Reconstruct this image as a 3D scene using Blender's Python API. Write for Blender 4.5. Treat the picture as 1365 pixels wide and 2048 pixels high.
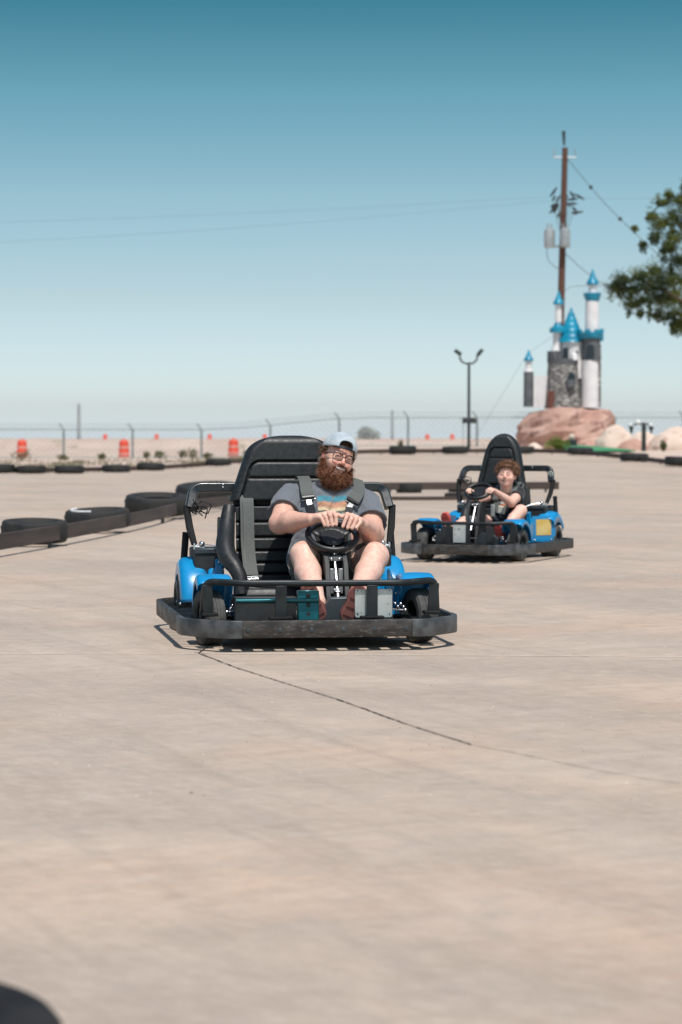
import bpy, bmesh, math, random
import numpy as np
from mathutils import Vector, Matrix, noise

S = bpy.context.scene
for o in list(bpy.data.objects):
    bpy.data.objects.remove(o)
COL = S.collection
PI = math.pi
R_ = math.radians

# ------------------------------------------------------------------ camera
cam_d = bpy.data.cameras.new("camera")
cam = bpy.data.objects.new("camera", cam_d)
COL.objects.link(cam)
cam.location = (0, 0, 1.06)
cam.rotation_euler = (R_(90 - 1.753), 0, 0)
cam_d.sensor_fit = 'VERTICAL'
cam_d.sensor_height = 36.0
cam_d.lens = 85.0
cam_d.clip_start = 0.1
cam_d.clip_end = 9000
cam_d.dof.use_dof = True
cam_d.dof.focus_distance = 12.6
cam_d.dof.aperture_fstop = 4.0
S.camera = cam

# ------------------------------------------------------------------ world + sun
SUN = Vector((0.13, -0.40, 0.91)).normalized()
el = math.asin(SUN.z)
az = math.atan2(SUN.x, SUN.y)
W = bpy.data.worlds.new("World")
S.world = W
W.use_nodes = True
nt = W.node_tree
nt.nodes.clear()
out = nt.nodes.new('ShaderNodeOutputWorld')
bg = nt.nodes.new('ShaderNodeBackground')
bg.inputs['Strength'].default_value = 0.10
sky = nt.nodes.new('ShaderNodeTexSky')
sky.sky_type = 'NISHITA'
sky.sun_disc = False
sky.sun_elevation = el
sky.sun_rotation = az
sky.air_density = 1.0
sky.dust_density = 1.2
sky.ozone_density = 2.2
tc = nt.nodes.new('ShaderNodeTexCoord')
sep = nt.nodes.new('ShaderNodeSeparateXYZ')
nt.links.new(tc.outputs['Generated'], sep.inputs[0])
mz = nt.nodes.new('ShaderNodeMath'); mz.operation = 'MULTIPLY'; mz.inputs[1].default_value = 2.2
nt.links.new(sep.outputs['Z'], mz.inputs[0])
mx = nt.nodes.new('ShaderNodeMath'); mx.operation = 'MAXIMUM'; mx.inputs[1].default_value = 0.03
nt.links.new(mz.outputs[0], mx.inputs[0])
comb = nt.nodes.new('ShaderNodeCombineXYZ')
nt.links.new(sep.outputs['X'], comb.inputs['X']); nt.links.new(sep.outputs['Y'], comb.inputs['Y'])
nt.links.new(mx.outputs[0], comb.inputs['Z'])
nrm = nt.nodes.new('ShaderNodeVectorMath'); nrm.operation = 'NORMALIZE'
nt.links.new(comb.outputs[0], nrm.inputs[0])
nt.links.new(nrm.outputs[0], sky.inputs[0])
# tint of the clear desert air by elevation: pale at the horizon, teal higher up
ramp = nt.nodes.new('ShaderNodeValToRGB')
ramp.color_ramp.interpolation = 'LINEAR'
e = ramp.color_ramp.elements
SKYR = [(0.0, (.77, .81, 1.0)), (0.010, (.775, .805, .945)), (0.030, (.79, .775, .775)), (0.057, (.80, .745, .635)), (0.098, (.743, .805, .636)),
        (0.140, (.459, .715, .569)), (0.1795, (.182, .497, .418)), (0.24, (.17, .42, .40)), (0.5, (.34, .44, .46)), (1.0, (.45, .48, .50))]
e[0].position = SKYR[0][0]; e[0].color = SKYR[0][1] + (1,)
e[1].position = SKYR[-1][0]; e[1].color = SKYR[-1][1] + (1,)
for p_, c_ in SKYR[1:-1]:
    k_ = e.new(p_); k_.color = c_ + (1,)
nt.links.new(sep.outputs['Z'], ramp.inputs[0])
mul = nt.nodes.new('ShaderNodeMixRGB'); mul.blend_type = 'MULTIPLY'; mul.inputs[0].default_value = 1
dbl = nt.nodes.new('ShaderNodeVectorMath'); dbl.operation = 'SCALE'; dbl.inputs['Scale'].default_value = 2.0
nt.links.new(ramp.outputs[0], dbl.inputs[0])
nt.links.new(sky.outputs[0], mul.inputs[1]); nt.links.new(dbl.outputs[0], mul.inputs[2])
# thin low cirrus
cmap = nt.nodes.new('ShaderNodeMapping'); cmap.inputs['Scale'].default_value = (3, 3, 42)
nt.links.new(tc.outputs['Generated'], cmap.inputs[0])
cn = nt.nodes.new('ShaderNodeTexNoise'); cn.inputs['Scale'].default_value = 2.2; cn.inputs['Detail'].default_value = 5
nt.links.new(cmap.outputs[0], cn.inputs[0])
cr = nt.nodes.new('ShaderNodeMapRange'); cr.inputs[1].default_value = 0.52; cr.inputs[2].default_value = 0.80
cr.inputs[3].default_value = 0.0; cr.inputs[4].default_value = 0.10
nt.links.new(cn.outputs[0], cr.inputs[0])
cz = nt.nodes.new('ShaderNodeMapRange'); cz.inputs[1].default_value = 0.11; cz.inputs[2].default_value = 0.04
nt.links.new(sep.outputs['Z'], cz.inputs[0])
cm = nt.nodes.new('ShaderNodeMath'); cm.operation = 'MULTIPLY'
nt.links.new(cr.outputs[0], cm.inputs[0]); nt.links.new(cz.outputs[0], cm.inputs[1])
cmix = nt.nodes.new('ShaderNodeMixRGB'); cmix.inputs[2].default_value = (7.2, 7.6, 7.4, 1)
nt.links.new(cm.outputs[0], cmix.inputs[0]); nt.links.new(mul.outputs[0], cmix.inputs[1])
nt.links.new(cmix.outputs[0], bg.inputs['Color'])
nt.links.new(bg.outputs[0], out.inputs['Surface'])

sd = bpy.data.lights.new("sun", 'SUN')
sd.energy = 4.0
sd.angle = R_(0.53)
sd.color = (1.0, 0.955, 0.90)
sun = bpy.data.objects.new("sun", sd)
COL.objects.link(sun)
sun.location = (8, -10, 40)
sun.rotation_euler = (-SUN).to_track_quat('-Z', 'Y').to_euler()

S.view_settings.view_transform = 'Standard'
S.view_settings.look = 'None'
S.view_settings.exposure = 0.0
S.view_settings.gamma = 1.0
try:
    S.cycles.use_denoising = True
    S.cycles.max_bounces = 6
except Exception:
    pass

# ------------------------------------------------------------------ materials
def mat(name, c1, c2=None, scale=8.0, detail=4, rough=0.6, rough2=None, metal=0.0, bump=0.0, bscale=None,
        stretch=(1, 1, 1), lo=0.35, hi=0.65, coat=0.0, spec=None, attr=None, attr_mix=0.0, sss=0.0, alpha=None,
        spots=None, trans=0.0, sheen=0.0):
    m = bpy.data.materials.new(name)
    m.use_nodes = True
    n = m.node_tree; L = n.links
    b = n.nodes['Principled BSDF']
    b.inputs['Roughness'].default_value = rough
    b.inputs['Metallic'].default_value = metal
    if coat: b.inputs['Coat Weight'].default_value = coat; b.inputs['Coat Roughness'].default_value = 0.12
    if spec is not None: b.inputs['Specular IOR Level'].default_value = spec
    if sss:
        b.inputs['Subsurface Weight'].default_value = sss
        b.inputs['Subsurface Radius'].default_value = (0.012, 0.004, 0.002)
        b.inputs['Subsurface Scale'].default_value = 1.0
    if trans: b.inputs['Transmission Weight'].default_value = trans
    if sheen: b.inputs['Sheen Weight'].default_value = sheen
    t = n.nodes.new('ShaderNodeTexCoord')
    mp = n.nodes.new('ShaderNodeMapping'); mp.inputs['Scale'].default_value = stretch
    L.new(t.outputs['Object'], mp.inputs[0])
    ns = n.nodes.new('ShaderNodeTexNoise'); ns.inputs['Scale'].default_value = scale; ns.inputs['Detail'].default_value = detail
    L.new(mp.outputs[0], ns.inputs[0])
    mr = n.nodes.new('ShaderNodeMapRange'); mr.inputs[1].default_value = lo; mr.inputs[2].default_value = hi
    L.new(ns.outputs[0], mr.inputs[0])
    mix = n.nodes.new('ShaderNodeMixRGB')
    mix.inputs[1].default_value = tuple(c1) + (1,); mix.inputs[2].default_value = tuple(c2 or c1) + (1,)
    L.new(mr.outputs[0], mix.inputs[0])
    last = mix.outputs[0]
    if attr:
        at = n.nodes.new('ShaderNodeAttribute'); at.attribute_name = attr
        mm = n.nodes.new('ShaderNodeMixRGB'); mm.blend_type = 'MULTIPLY'; mm.inputs[0].default_value = 1
        L.new(at.outputs['Color'], mm.inputs[1]); L.new(last, mm.inputs[2]); last = mm.outputs[0]
    if spots:
        s2 = n.nodes.new('ShaderNodeTexNoise'); s2.inputs['Scale'].default_value = spots[0]; s2.inputs['Detail'].default_value = 3
        L.new(mp.outputs[0], s2.inputs[0])
        r2 = n.nodes.new('ShaderNodeMapRange'); r2.inputs[1].default_value = spots[1]; r2.inputs[2].default_value = spots[1] + spots[2]
        L.new(s2.outputs[0], r2.inputs[0])
        m2 = n.nodes.new('ShaderNodeMixRGB'); m2.inputs[2].default_value = tuple(spots[3]) + (1,)
        L.new(r2.outputs[0], m2.inputs[0]); L.new(last, m2.inputs[1]); last = m2.outputs[0]
    L.new(last, b.inputs['Base Color'])
    if rough2 is not None:
        rr = n.nodes.new('ShaderNodeMapRange'); rr.inputs[1].default_value = lo; rr.inputs[2].default_value = hi
        rr.inputs[3].default_value = rough; rr.inputs[4].default_value = rough2
        L.new(ns.outputs[0], rr.inputs[0]); L.new(rr.outputs[0], b.inputs['Roughness'])
    if bump:
        nb = n.nodes.new('ShaderNodeTexNoise'); nb.inputs['Scale'].default_value = bscale or scale * 4; nb.inputs['Detail'].default_value = 3
        L.new(mp.outputs[0], nb.inputs[0])
        bp = n.nodes.new('ShaderNodeBump'); bp.inputs['Strength'].default_value = 0.6; bp.inputs['Distance'].default_value = bump
        L.new(nb.outputs[0], bp.inputs['Height']); L.new(bp.outputs[0], b.inputs['Normal'])
    return m

def concrete_mat():
    m = bpy.data.materials.new("concrete")
    m.use_nodes = True
    n = m.node_tree; L = n.links; b = n.nodes['Principled BSDF']
    b.inputs['Roughness'].default_value = 0.82
    b.inputs['Specular IOR Level'].default_value = 0.25
    t = n.nodes.new('ShaderNodeTexCoord')
    def nz(scale, rot=0, st=(1, 1, 1), detail=5, lo=.4, hi=.6, dist=0.0, rgh=.55):
        mp = n.nodes.new('ShaderNodeMapping'); mp.inputs['Scale'].default_value = st
        rt = n.nodes.new('ShaderNodeMapping'); rt.inputs['Rotation'].default_value = (0, 0, rot)
        L.new(t.outputs['Object'], rt.inputs[0]); L.new(rt.outputs[0], mp.inputs[0])
        x = n.nodes.new('ShaderNodeTexNoise'); x.inputs['Scale'].default_value = scale; x.inputs['Detail'].default_value = detail
        x.inputs['Distortion'].default_value = dist; x.inputs['Roughness'].default_value = rgh
        L.new(mp.outputs[0], x.inputs[0])
        r = n.nodes.new('ShaderNodeMapRange'); r.inputs[1].default_value = lo; r.inputs[2].default_value = hi
        L.new(x.outputs[0], r.inputs[0])
        return r.outputs[0], x.outputs[0]
    def mixc(a, bcol, f, k=1.0, mode='MIX'):
        x = n.nodes.new('ShaderNodeMixRGB'); x.blend_type = mode
        mu = n.nodes.new('ShaderNodeMath'); mu.operation = 'MULTIPLY'; mu.inputs[1].default_value = k
        L.new(f, mu.inputs[0]); L.new(mu.outputs[0], x.inputs[0])
        if isinstance(a, tuple): x.inputs[1].default_value = a + (1,)
        else: L.new(a, x.inputs[1])
        x.inputs[2].default_value = bcol + (1,)
        return x.outputs[0]
    big, _ = nz(.32, 0.3, detail=4, lo=.35, hi=.68)
    c = mixc((.575, .447, .345), (.515, .427, .345), big)
    mid, _ = nz(1.5, 0, detail=6, lo=.45, hi=.75)
    c = mixc(c, (.57, .465, .385), mid, .7)
    # long tyre and broom streaks running across the slab
    s1, _ = nz(2.2, R_(70), (.13, 1.8, 1), detail=6, lo=.52, hi=.80, dist=.5)
    c = mixc(c, (.30, .245, .205), s1, .68)
    s2, _ = nz(1.0, R_(72), (.12, 1.5, 1), detail=5, lo=.50, hi=.80)
    c = mixc(c, (.36, .325, .295), s2, .58)
    s3, _ = nz(4.5, R_(66), (.07, 2.0, 1), detail=5, lo=.56, hi=.72)
    c = mixc(c, (.24, .20, .17), s3, .35)
    blot, _ = nz(.55, 2.0, (1, .55, 1), detail=6, lo=.44, hi=.66, dist=.4)
    c = mixc(c, (.315, .262, .222), blot, .62)
    blot2, _ = nz(2.4, 4.0, (1, .6, 1), detail=6, lo=.46, hi=.68)
    c = mixc(c, (.33, .265, .215), blot2, .38)
    rust, _ = nz(.62, 1.0, (1, .8, 1), detail=6, lo=.50, hi=.72)
    c = mixc(c, (.60, .35, .225), rust, .36)
    wh, _ = nz(3.3, .5, (1, .7, 1), detail=7, lo=.62, hi=.80)
    c = mixc(c, (.60, .53, .46), wh, .6)
    m1, _ = nz(9, 1.1, (1, .42, 1), detail=6, lo=.42, hi=.66, rgh=.7)
    c = mixc(c, (.34, .275, .22), m1, .48)
    m2, _ = nz(26, 2.3, (1, .40, 1), detail=5, lo=.44, hi=.66, rgh=.75)
    c = mixc(c, (.62, .52, .43), m2, .36)
    m3, _ = nz(5, .2, (1, .5, 1), detail=7, lo=.52, hi=.70, rgh=.7)
    c = mixc(c, (.40, .34, .29), m3, .6)
    fine, fn = nz(120, 0, detail=3, lo=.3, hi=.75)
    c = mixc(c, (.30, .24, .19), fine, .28)
    L.new(c, b.inputs['Base Color'])
    g2, gn = nz(38, 0, detail=6)
    bp = n.nodes.new('ShaderNodeBump'); bp.inputs['Strength'].default_value = .35; bp.inputs['Distance'].default_value = .004
    L.new(gn, bp.inputs['Height']); L.new(bp.outputs[0], b.inputs['Normal'])
    return m

MT = {}
def mk(key, *a, **k):
    MT[key] = mat(key, *a, **k)
    return MT[key]
MT['concrete'] = concrete_mat()
mk('dirt', (.50, .37, .30), (.60, .47, .38), scale=.25, rough=.95, bump=.02, bscale=3, detail=8, stretch=(1, .35, 1), spots=(.6, .62, .1, (.30, .26, .17)))
mk('rubber', (.012, .012, .013), (.026, .026, .026), scale=6, rough=.7, rough2=.85, spec=.2, bump=.003, bscale=40)
mk('rubber_dusty', (.009, .010, .010), (.030, .028, .025), scale=7, detail=7, rough=.62, rough2=.9, bump=.006, bscale=40)
mk('board', (.048, .034, .029), (.085, .062, .053), scale=3, rough=.8, stretch=(.3, .3, 4), bump=.003)
mk('fence_metal', (.20, .24, .24), (.28, .32, .32), rough=.6, metal=.4)
mk('fence_rail', (.30, .34, .31), (.38, .42, .38), rough=.6)
mk('orange', (.80, .075, .030), (.74, .06, .025), scale=3, rough=.5)
mk('white_band', (.78, .42, .34), (.70, .34, .27), scale=6, rough=.4)
mk('wood_pole', (.085, .042, .030), (.15, .075, .052), scale=4, rough=.9, stretch=(6, 6, .4), bump=.01)
mk('grey_metal', (.33, .36, .37), (.45, .48, .48), scale=2, rough=.5, metal=.3)
mk('dark_metal', (.022, .026, .028), (.05, .055, .055), scale=5, rough=.5, metal=.2)
mk('wire', (.14, .17, .18), rough=.7)
mk('castle_white', (.72, .70, .70), (.82, .80, .79), scale=3, rough=.8)
mk('castle_grey', (.085, .095, .105), (.13, .14, .15), scale=3, rough=.85)
mk('castle_blue', (.0, .20, .33), (.01, .29, .44), scale=2.5, rough=.35)
mk('castle_dark', (.01, .025, .035), rough=.6)
mk('castle_door', (.11, .035, .025), (.16, .06, .04), rough=.8)
mk('rock', (.40, .215, .165), (.56, .37, .30), scale=1.1, rough=.95, bump=.08, bscale=3, detail=7, spots=(2.2, .56, .12, (.27, .14, .115)))
mk('rock_pale', (.62, .48, .39), (.74, .60, .50), scale=1.3, rough=.95, bump=.06, bscale=4, spots=(2.5, .6, .15, (.40, .22, .16)))
mk('turf', (.05, .22, .10), (.07, .28, .14), scale=1, rough=.95)
mk('leaf', (.022, .042, .009), (.135, .160, .028), scale=.9, detail=6, rough=.7, lo=.38, hi=.6)
mk('leaf_lime', (.16, .20, .02), (.10, .15, .02), scale=2, rough=.7)
mk('leaf_dry', (.10, .12, .05), (.19, .17, .09), scale=3, rough=.8)
mk('bark', (.09, .065, .045), (.14, .10, .07), scale=6, rough=.9, bump=.01)
mk('far_scrub', (.42, .45, .43), (.52, .54, .50), scale=.8, rough=.9)
mk('crack', (.035, .024, .018), (.07, .05, .038), scale=30, rough=.95)
mk('joint', (.84, .77, .68), (.62, .52, .43), scale=20, rough=.9)

def stone_mat():
    m = bpy.data.materials.new("stone")
    m.use_nodes = True
    n = m.node_tree; L = n.links; b = n.nodes['Principled BSDF']
    b.inputs['Roughness'].default_value = .9
    t = n.nodes.new('ShaderNodeTexCoord')
    mp = n.nodes.new('ShaderNodeMapping'); mp.inputs['Scale'].default_value = (1, 1, 1.9)
    L.new(t.outputs['Object'], mp.inputs[0])
    v = n.nodes.new('ShaderNodeTexVoronoi'); v.inputs['Scale'].default_value = 4.6
    L.new(mp.outputs[0], v.inputs[0])
    r = n.nodes.new('ShaderNodeValToRGB'); L.new(v.outputs['Color'], r.inputs[0])
    r.color_ramp.elements[0].color = (.12, .12, .12, 1); r.color_ramp.elements[1].color = (.45, .43, .40, 1)
    ve = n.nodes.new('ShaderNodeTexVoronoi'); ve.feature = 'DISTANCE_TO_EDGE'; ve.inputs['Scale'].default_value = 4.6
    L.new(mp.outputs[0], ve.inputs[0])
    mr = n.nodes.new('ShaderNodeMapRange'); mr.inputs[1].default_value = .02; mr.inputs[2].default_value = .10
    L.new(ve.outputs[0], mr.inputs[0])
    mx_ = n.nodes.new('ShaderNodeMixRGB'); mx_.inputs[1].default_value = (.07, .065, .06, 1)
    L.new(mr.outputs[0], mx_.inputs[0]); L.new(r.outputs[0], mx_.inputs[2]); L.new(mx_.outputs[0], b.inputs['Base Color'])
    bp = n.nodes.new('ShaderNodeBump'); bp.inputs['Distance'].default_value = .05; bp.inputs['Strength'].default_value = .8
    L.new(mr.outputs[0], bp.inputs['Height']); L.new(bp.outputs[0], b.inputs['Normal'])
    return m
MT['stone'] = stone_mat()

# ------------------------------------------------------------------ mesh helpers
def catmull(pts, n=6, closed=False):
    P = [np.array(p, float) for p in pts]
    N = len(P); res = []
    rng = range(N) if closed else range(N - 1)
    for i in rng:
        p0 = P[(i - 1) % N] if (closed or i > 0) else 2 * P[0] - P[1]
        p1 = P[i]; p2 = P[(i + 1) % N]
        p3 = P[(i + 2) % N] if (closed or i + 2 < N) else 2 * P[-1] - P[-2]
        for k in range(n):
            t = k / n
            res.append(.5 * ((2 * p1) + (-p0 + p2) * t + (2 * p0 - 5 * p1 + 4 * p2 - p3) * t * t + (-p0 + 3 * p1 - 3 * p2 + p3) * t ** 3))
    if not closed: res.append(P[-1])
    return res

def rounded(pts, r=.04, n=5, closed=False):
    """polyline with rounded corners"""
    P = [np.array(p, float) for p in pts]; N = len(P); res = []
    for i in range(N):
        if not closed and i in (0, N - 1):
            res.append(P[i]); continue
        a, b, c = P[(i - 1) % N], P[i], P[(i + 1) % N]
        la, lc = np.linalg.norm(a - b), np.linalg.norm(c - b)
        d = min(r, la * .45, lc * .45)
        s, e_ = b + (a - b) / la * d, b + (c - b) / lc * d
        for k in range(n + 1):
            t = k / n
            res.append((1 - t) ** 2 * s + 2 * t * (1 - t) * b + t * t * e_)
    return res

class MB:
    def __init__(s): s.v = []; s.f = []
    def add(s, vs, fs):
        o = len(s.v); s.v += [tuple(float(c) for c in q) for q in vs]; s.f += [tuple(i + o for i in f) for f in fs]; return s
    def box(s, lo, hi, rot=None, piv=None):
        x0, y0, z0 = lo; x1, y1, z1 = hi
        vs = [(x0, y0, z0), (x1, y0, z0), (x1, y1, z0), (x0, y1, z0), (x0, y0, z1), (x1, y0, z1), (x1, y1, z1), (x0, y1, z1)]
        if rot is not None:
            pv = Vector(piv if piv else ((x0 + x1) / 2, (y0 + y1) / 2, (z0 + z1) / 2))
            vs = [tuple(rot @ (Vector(q) - pv) + pv) for q in vs]
        return s.add(vs, [(0, 3, 2, 1), (4, 5, 6, 7), (0, 1, 5, 4), (1, 2, 6, 5), (2, 3, 7, 6), (3, 0, 4, 7)])
    def prism(s, poly, axis, a, b):
        """extrude a 2D polygon along an axis: axis 'y': poly=(x,z); 'x': poly=(y,z); 'z': poly=(x,y)"""
        def P(p, t):
            return {'y': (p[0], t, p[1]), 'x': (t, p[0], p[1]), 'z': (p[0], p[1], t)}[axis]
        n = len(poly)
        vs = [P(p, a) for p in poly] + [P(p, b) for p in poly]
        fs = [tuple(range(n)), tuple(range(2 * n - 1, n - 1, -1))] + [(i, i + n, (i + 1) % n + n, (i + 1) % n) for i in range(n)]
        return s.add(vs, fs)
    def tube(s, pts, r, seg=10, closed=False, caps=True, prof=None, up=None):
        """sweep; r a number or list; prof: list of (a,b) cross-section in units of r"""
        P = [Vector(tuple(p)) for p in pts]; N = len(P)
        rr = r if isinstance(r, (list, tuple, np.ndarray)) else [r] * N
        pr = prof or [(math.cos(2 * PI * k / seg), math.sin(2 * PI * k / seg)) for k in range(seg)]
        m = len(pr); vs = []; prev = None
        for i in range(N):
            if closed: t = P[(i + 1) % N] - P[i - 1]
            else: t = P[min(i + 1, N - 1)] - P[max(i - 1, 0)]
            t = t.normalized() if t.length > 1e-9 else Vector((0, 0, 1))
            if up is not None: u = Vector(up)
            elif prev is None: u = Vector((0, 0, 1)) if abs(t.z) < .9 else Vector((0, 1, 0))
            else: u = prev
            a = u.cross(t)
            a = a.normalized() if a.length > 1e-6 else Vector((1, 0, 0))
            b_ = t.cross(a).normalized(); prev = b_
            for (c, d) in pr: vs.append(P[i] + a * c * rr[i] + b_ * d * rr[i])
        fs = []
        for i in range(N if closed else N - 1):
            j = (i + 1) % N
            for k in range(m):
                l = (k + 1) % m
                fs.append((i * m + k, i * m + l, j * m + l, j * m + k))
        if caps and not closed:
            fs.append(tuple(range(m - 1, -1, -1))); fs.append(tuple((N - 1) * m + k for k in range(m)))
        return s.add(vs, fs)
    def lathe(s, prof, c=(0, 0, 0), axis='z', seg=32, closed=True):
        """prof list of (radius, height)"""
        vs = []; n = len(prof)
        for k in range(seg):
            a = 2 * PI * k / seg; ca, sa = math.cos(a), math.sin(a)
            for (r, h) in prof:
                q = {'z': (r * ca, r * sa, h), 'x': (h, r * ca, r * sa), 'y': (r * ca, h, r * sa)}[axis]
                vs.append((q[0] + c[0], q[1] + c[1], q[2] + c[2]))
        fs = []
        for k in range(seg):
            l = (k + 1) % seg
            for i in range(n if closed else n - 1):
                j = (i + 1) % n
                fs.append((k * n + i, l * n + i, l * n + j, k * n + j))
        return s.add(vs, fs)
    def cyl(s, a, b, r, r2=None, seg=14):
        return s.tube([a, b], [r, r if r2 is None else r2], seg=seg)
    def ball(s, c, r, seg=10):
        prof = [(r * math.sin(PI * k / seg), -r * math.cos(PI * k / seg)) for k in range(seg + 1)]
        return s.lathe(prof, c, seg=seg + 4, closed=False)
    def build(s, name, m, parent=None, bevel=0, smooth=35, solid=0, seg=2):
        me = bpy.data.meshes.new(name)
        me.from_pydata(s.v, [], s.f); me.update()
        bm = bmesh.new(); bm.from_mesh(me); bmesh.ops.recalc_face_normals(bm, faces=bm.faces); bm.to_mesh(me); bm.free()
        return link(name, me, m, parent, bevel, smooth, solid, seg)

def link(name, me, m, parent=None, bevel=0, smooth=35, solid=0, seg=2):
    o = bpy.data.objects.new(name, me); COL.objects.link(o)
    me.materials.append(MT[m] if isinstance(m, str) else m)
    if smooth:
        me.shade_smooth()
        me.set_sharp_from_angle(angle=R_(smooth))
    if solid:
        q = o.modifiers.new('solid', 'SOLIDIFY'); q.thickness = solid; q.offset = 0
    if bevel:
        q = o.modifiers.new('bevel', 'BEVEL'); q.width = bevel; q.segments = seg; q.limit_method = 'ANGLE'; q.angle_limit = R_(40)
        q.harden_normals = False
    if parent is not None: o.parent = parent
    return o

def tag(o, label=None, cat=None, group=None, kind=None):
    if label: o['label'] = label
    if cat: o['category'] = cat
    if group: o['group'] = group
    if kind: o['kind'] = kind
    return o

def thing(name, label, cat, loc=(0, 0, 0), rz=0.0, group=None):
    o = bpy.data.objects.new(name, None); COL.objects.link(o)
    o.location = loc; o.rotation_euler = (0, 0, rz); o.empty_display_size = .2
    return tag(o, label, cat, group)

def copy_tree(o, parent=None):
    c = o.copy(); COL.objects.link(c); c.parent = parent
    for ch in list(o.children): copy_tree(ch, c)
    return c

def sstep(a, b, x):
    t = min(1, max(0, (x - a) / (b - a))); return t * t * (3 - 2 * t)

# ------------------------------------------------------------------ ground
def gz(x, y):
    z = .62 * sstep(-7, 1.5, x) * sstep(50, 90, y) * (1 - sstep(135, 180, y))
    z += .92 * sstep(214, 232, y) - .38 * sstep(238, 252, y)
    return z

def lin(a, b, n): return [a + (b - a) * i / n for i in range(n + 1)]
xs = [-3000, -1200, -500, -220, -120, -80, -60, -45] + lin(-36, 36, 72) + [45, 60, 80, 120, 220, 500, 1200, 3000]
ys = [-60, -20] + lin(-6, 50, 14) + lin(52, 100, 32)[0:] + lin(103, 200, 32) + lin(204, 262, 29) + [280, 320, 400, 600, 1000, 2000, 4500]
g = MB()
vs = [(x, y, gz(x, y)) for y in ys for x in xs]; nx = len(xs)
g.add(vs, [(j * nx + i, j * nx + i + 1, (j + 1) * nx + i + 1, (j + 1) * nx + i) for j in range(len(ys) - 1) for i in range(nx - 1)])
tag(g.build('ground', 'dirt', smooth=80), kind='structure')

EDGE = [(-60, 60), (-20, 67), (-12, 69), (-9, 71.2), (-6, 76), (-4, 78.5), (2, 79.6), (6, 80.4), (7.7, 78.6), (8.7, 72.5), (9.4, 68), (12, 58), (20, 45), (60, 40)]
def yedge(x):
    for (a, ya), (b, yb) in zip(EDGE, EDGE[1:]):
        if a <= x <= b: return ya + (yb - ya) * (x - a) / (b - a)
    return 40
g = MB(); cx = lin(-60, 60, 160); rows = 60
vs = []
for j in range(rows + 1):
    for x in cx:
        y = -8 + (yedge(x) + .1 + 8) * j / rows
        vs.append((x, y, gz(x, y) + .012))
nx = len(cx)
g.add(vs, [(j * nx + i, j * nx + i + 1, (j + 1) * nx + i + 1, (j + 1) * nx + i) for j in range(rows) for i in range(nx - 1)])
g.v = [(a, b, c - .012 + .004 if b < 45 else c) for a, b, c in g.v]
tag(g.build('race_track', 'concrete', smooth=80), kind='structure')
# road on the far embankment
g = MB()
rx = lin(-420, 420, 84)
g.add([(x, y, gz(x, y) + .02) for y in (233, 238) for x in rx], [(i, i + 1, len(rx) + i + 1, len(rx) + i) for i in range(len(rx) - 1)])
mk('asphalt', (.10, .095, .09), (.14, .13, .12), scale=.6, rough=.9)
tag(g.build('highway', 'asphalt'), kind='structure')

def ribbon(pts, w, jit=0, name='crack', m='crack', z=.008, seed=1, taper=True):
    rnd = random.Random(seed); P = [Vector((p[0], p[1], 0)) for p in pts]; out_ = []
    for a, b in zip(P, P[1:]):
        n = max(2, int((b - a).length / .03))
        for k in range(n): out_.append(a.lerp(b, k / n))
    out_.append(P[-1]); g = MB(); vs = []; off = 0
    N = len(out_)
    for i, p in enumerate(out_):
        t = (out_[min(i + 1, N - 1)] - out_[max(i - 1, 0)]).normalized(); q = Vector((-t.y, t.x, 0))
        off = off * .8 + rnd.uniform(-jit, jit)
        wl = w * rnd.uniform(.45, 1.15) * ((1 - .85 * i / N) if taper else 1)
        c = p + q * off
        for s_ in (-1, 1):
            r = c + q * s_ * wl / 2; vs.append((r.x, r.y, gz(r.x, r.y) + z))
    g.add(vs, [(2 * i, 2 * i + 1, 2 * i + 3, 2 * i + 2) for i in range(N - 1)])
    return tag(g.build(name, m, smooth=0), kind='structure')
ribbon([(-0.66, 12.42), (-0.7, 11.82), (-0.49, 11.1), (-0.33, 10.63), (-0.02, 9.74), (0.23, 8.92), (0.45, 8.28)], .0085, .0016, seed=3, taper=False)
ribbon([(0.45, 8.28), (0.63, 7.98), (0.79, 7.68), (0.95, 7.44), (1.04, 7.34)], .0035, .0015, seed=4, name='crack', taper=False)
ribbon([(-4, 11.78), (-.66, 11.8), (1.64, 11.62), (4, 11.5)], .012, .002, seed=5, name='slab_joint', m='joint', taper=False)
ribbon([(-.72, 11.86), (-.66, 11.80), (-.60, 11.80)], .012, .004, seed=9, name='crack')
mk('grit_stone', (.24, .20, .165), (.58, .50, .42), scale=3, rough=.9, lo=.45, hi=.55)
g_ = MB(); rnd = random.Random(15)
for _ in range(600):
    y = 7 + 14 * rnd.random() ** 1.3; x = rnd.uniform(-.17, .17) * y; r = rnd.uniform(.0012, .0042) * (1 if rnd.random() > .03 else 2); z = gz(x, y) + .004
    a = [rnd.uniform(.6, 1.3) for _ in range(5)]
    g_.add([(x + r * math.cos(2 * PI * k / 5) * a[k], y + r * math.sin(2 * PI * k / 5) * a[k], z) for k in range(5)] + [(x + r * .2, y, z + r * 1.1)], [(k, (k + 1) % 5, 5) for k in range(5)])
tag(g_.build('grit', 'grit_stone', smooth=0), 'fine grit and tiny stones scattered over the concrete track', 'grit', kind='stuff')
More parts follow.
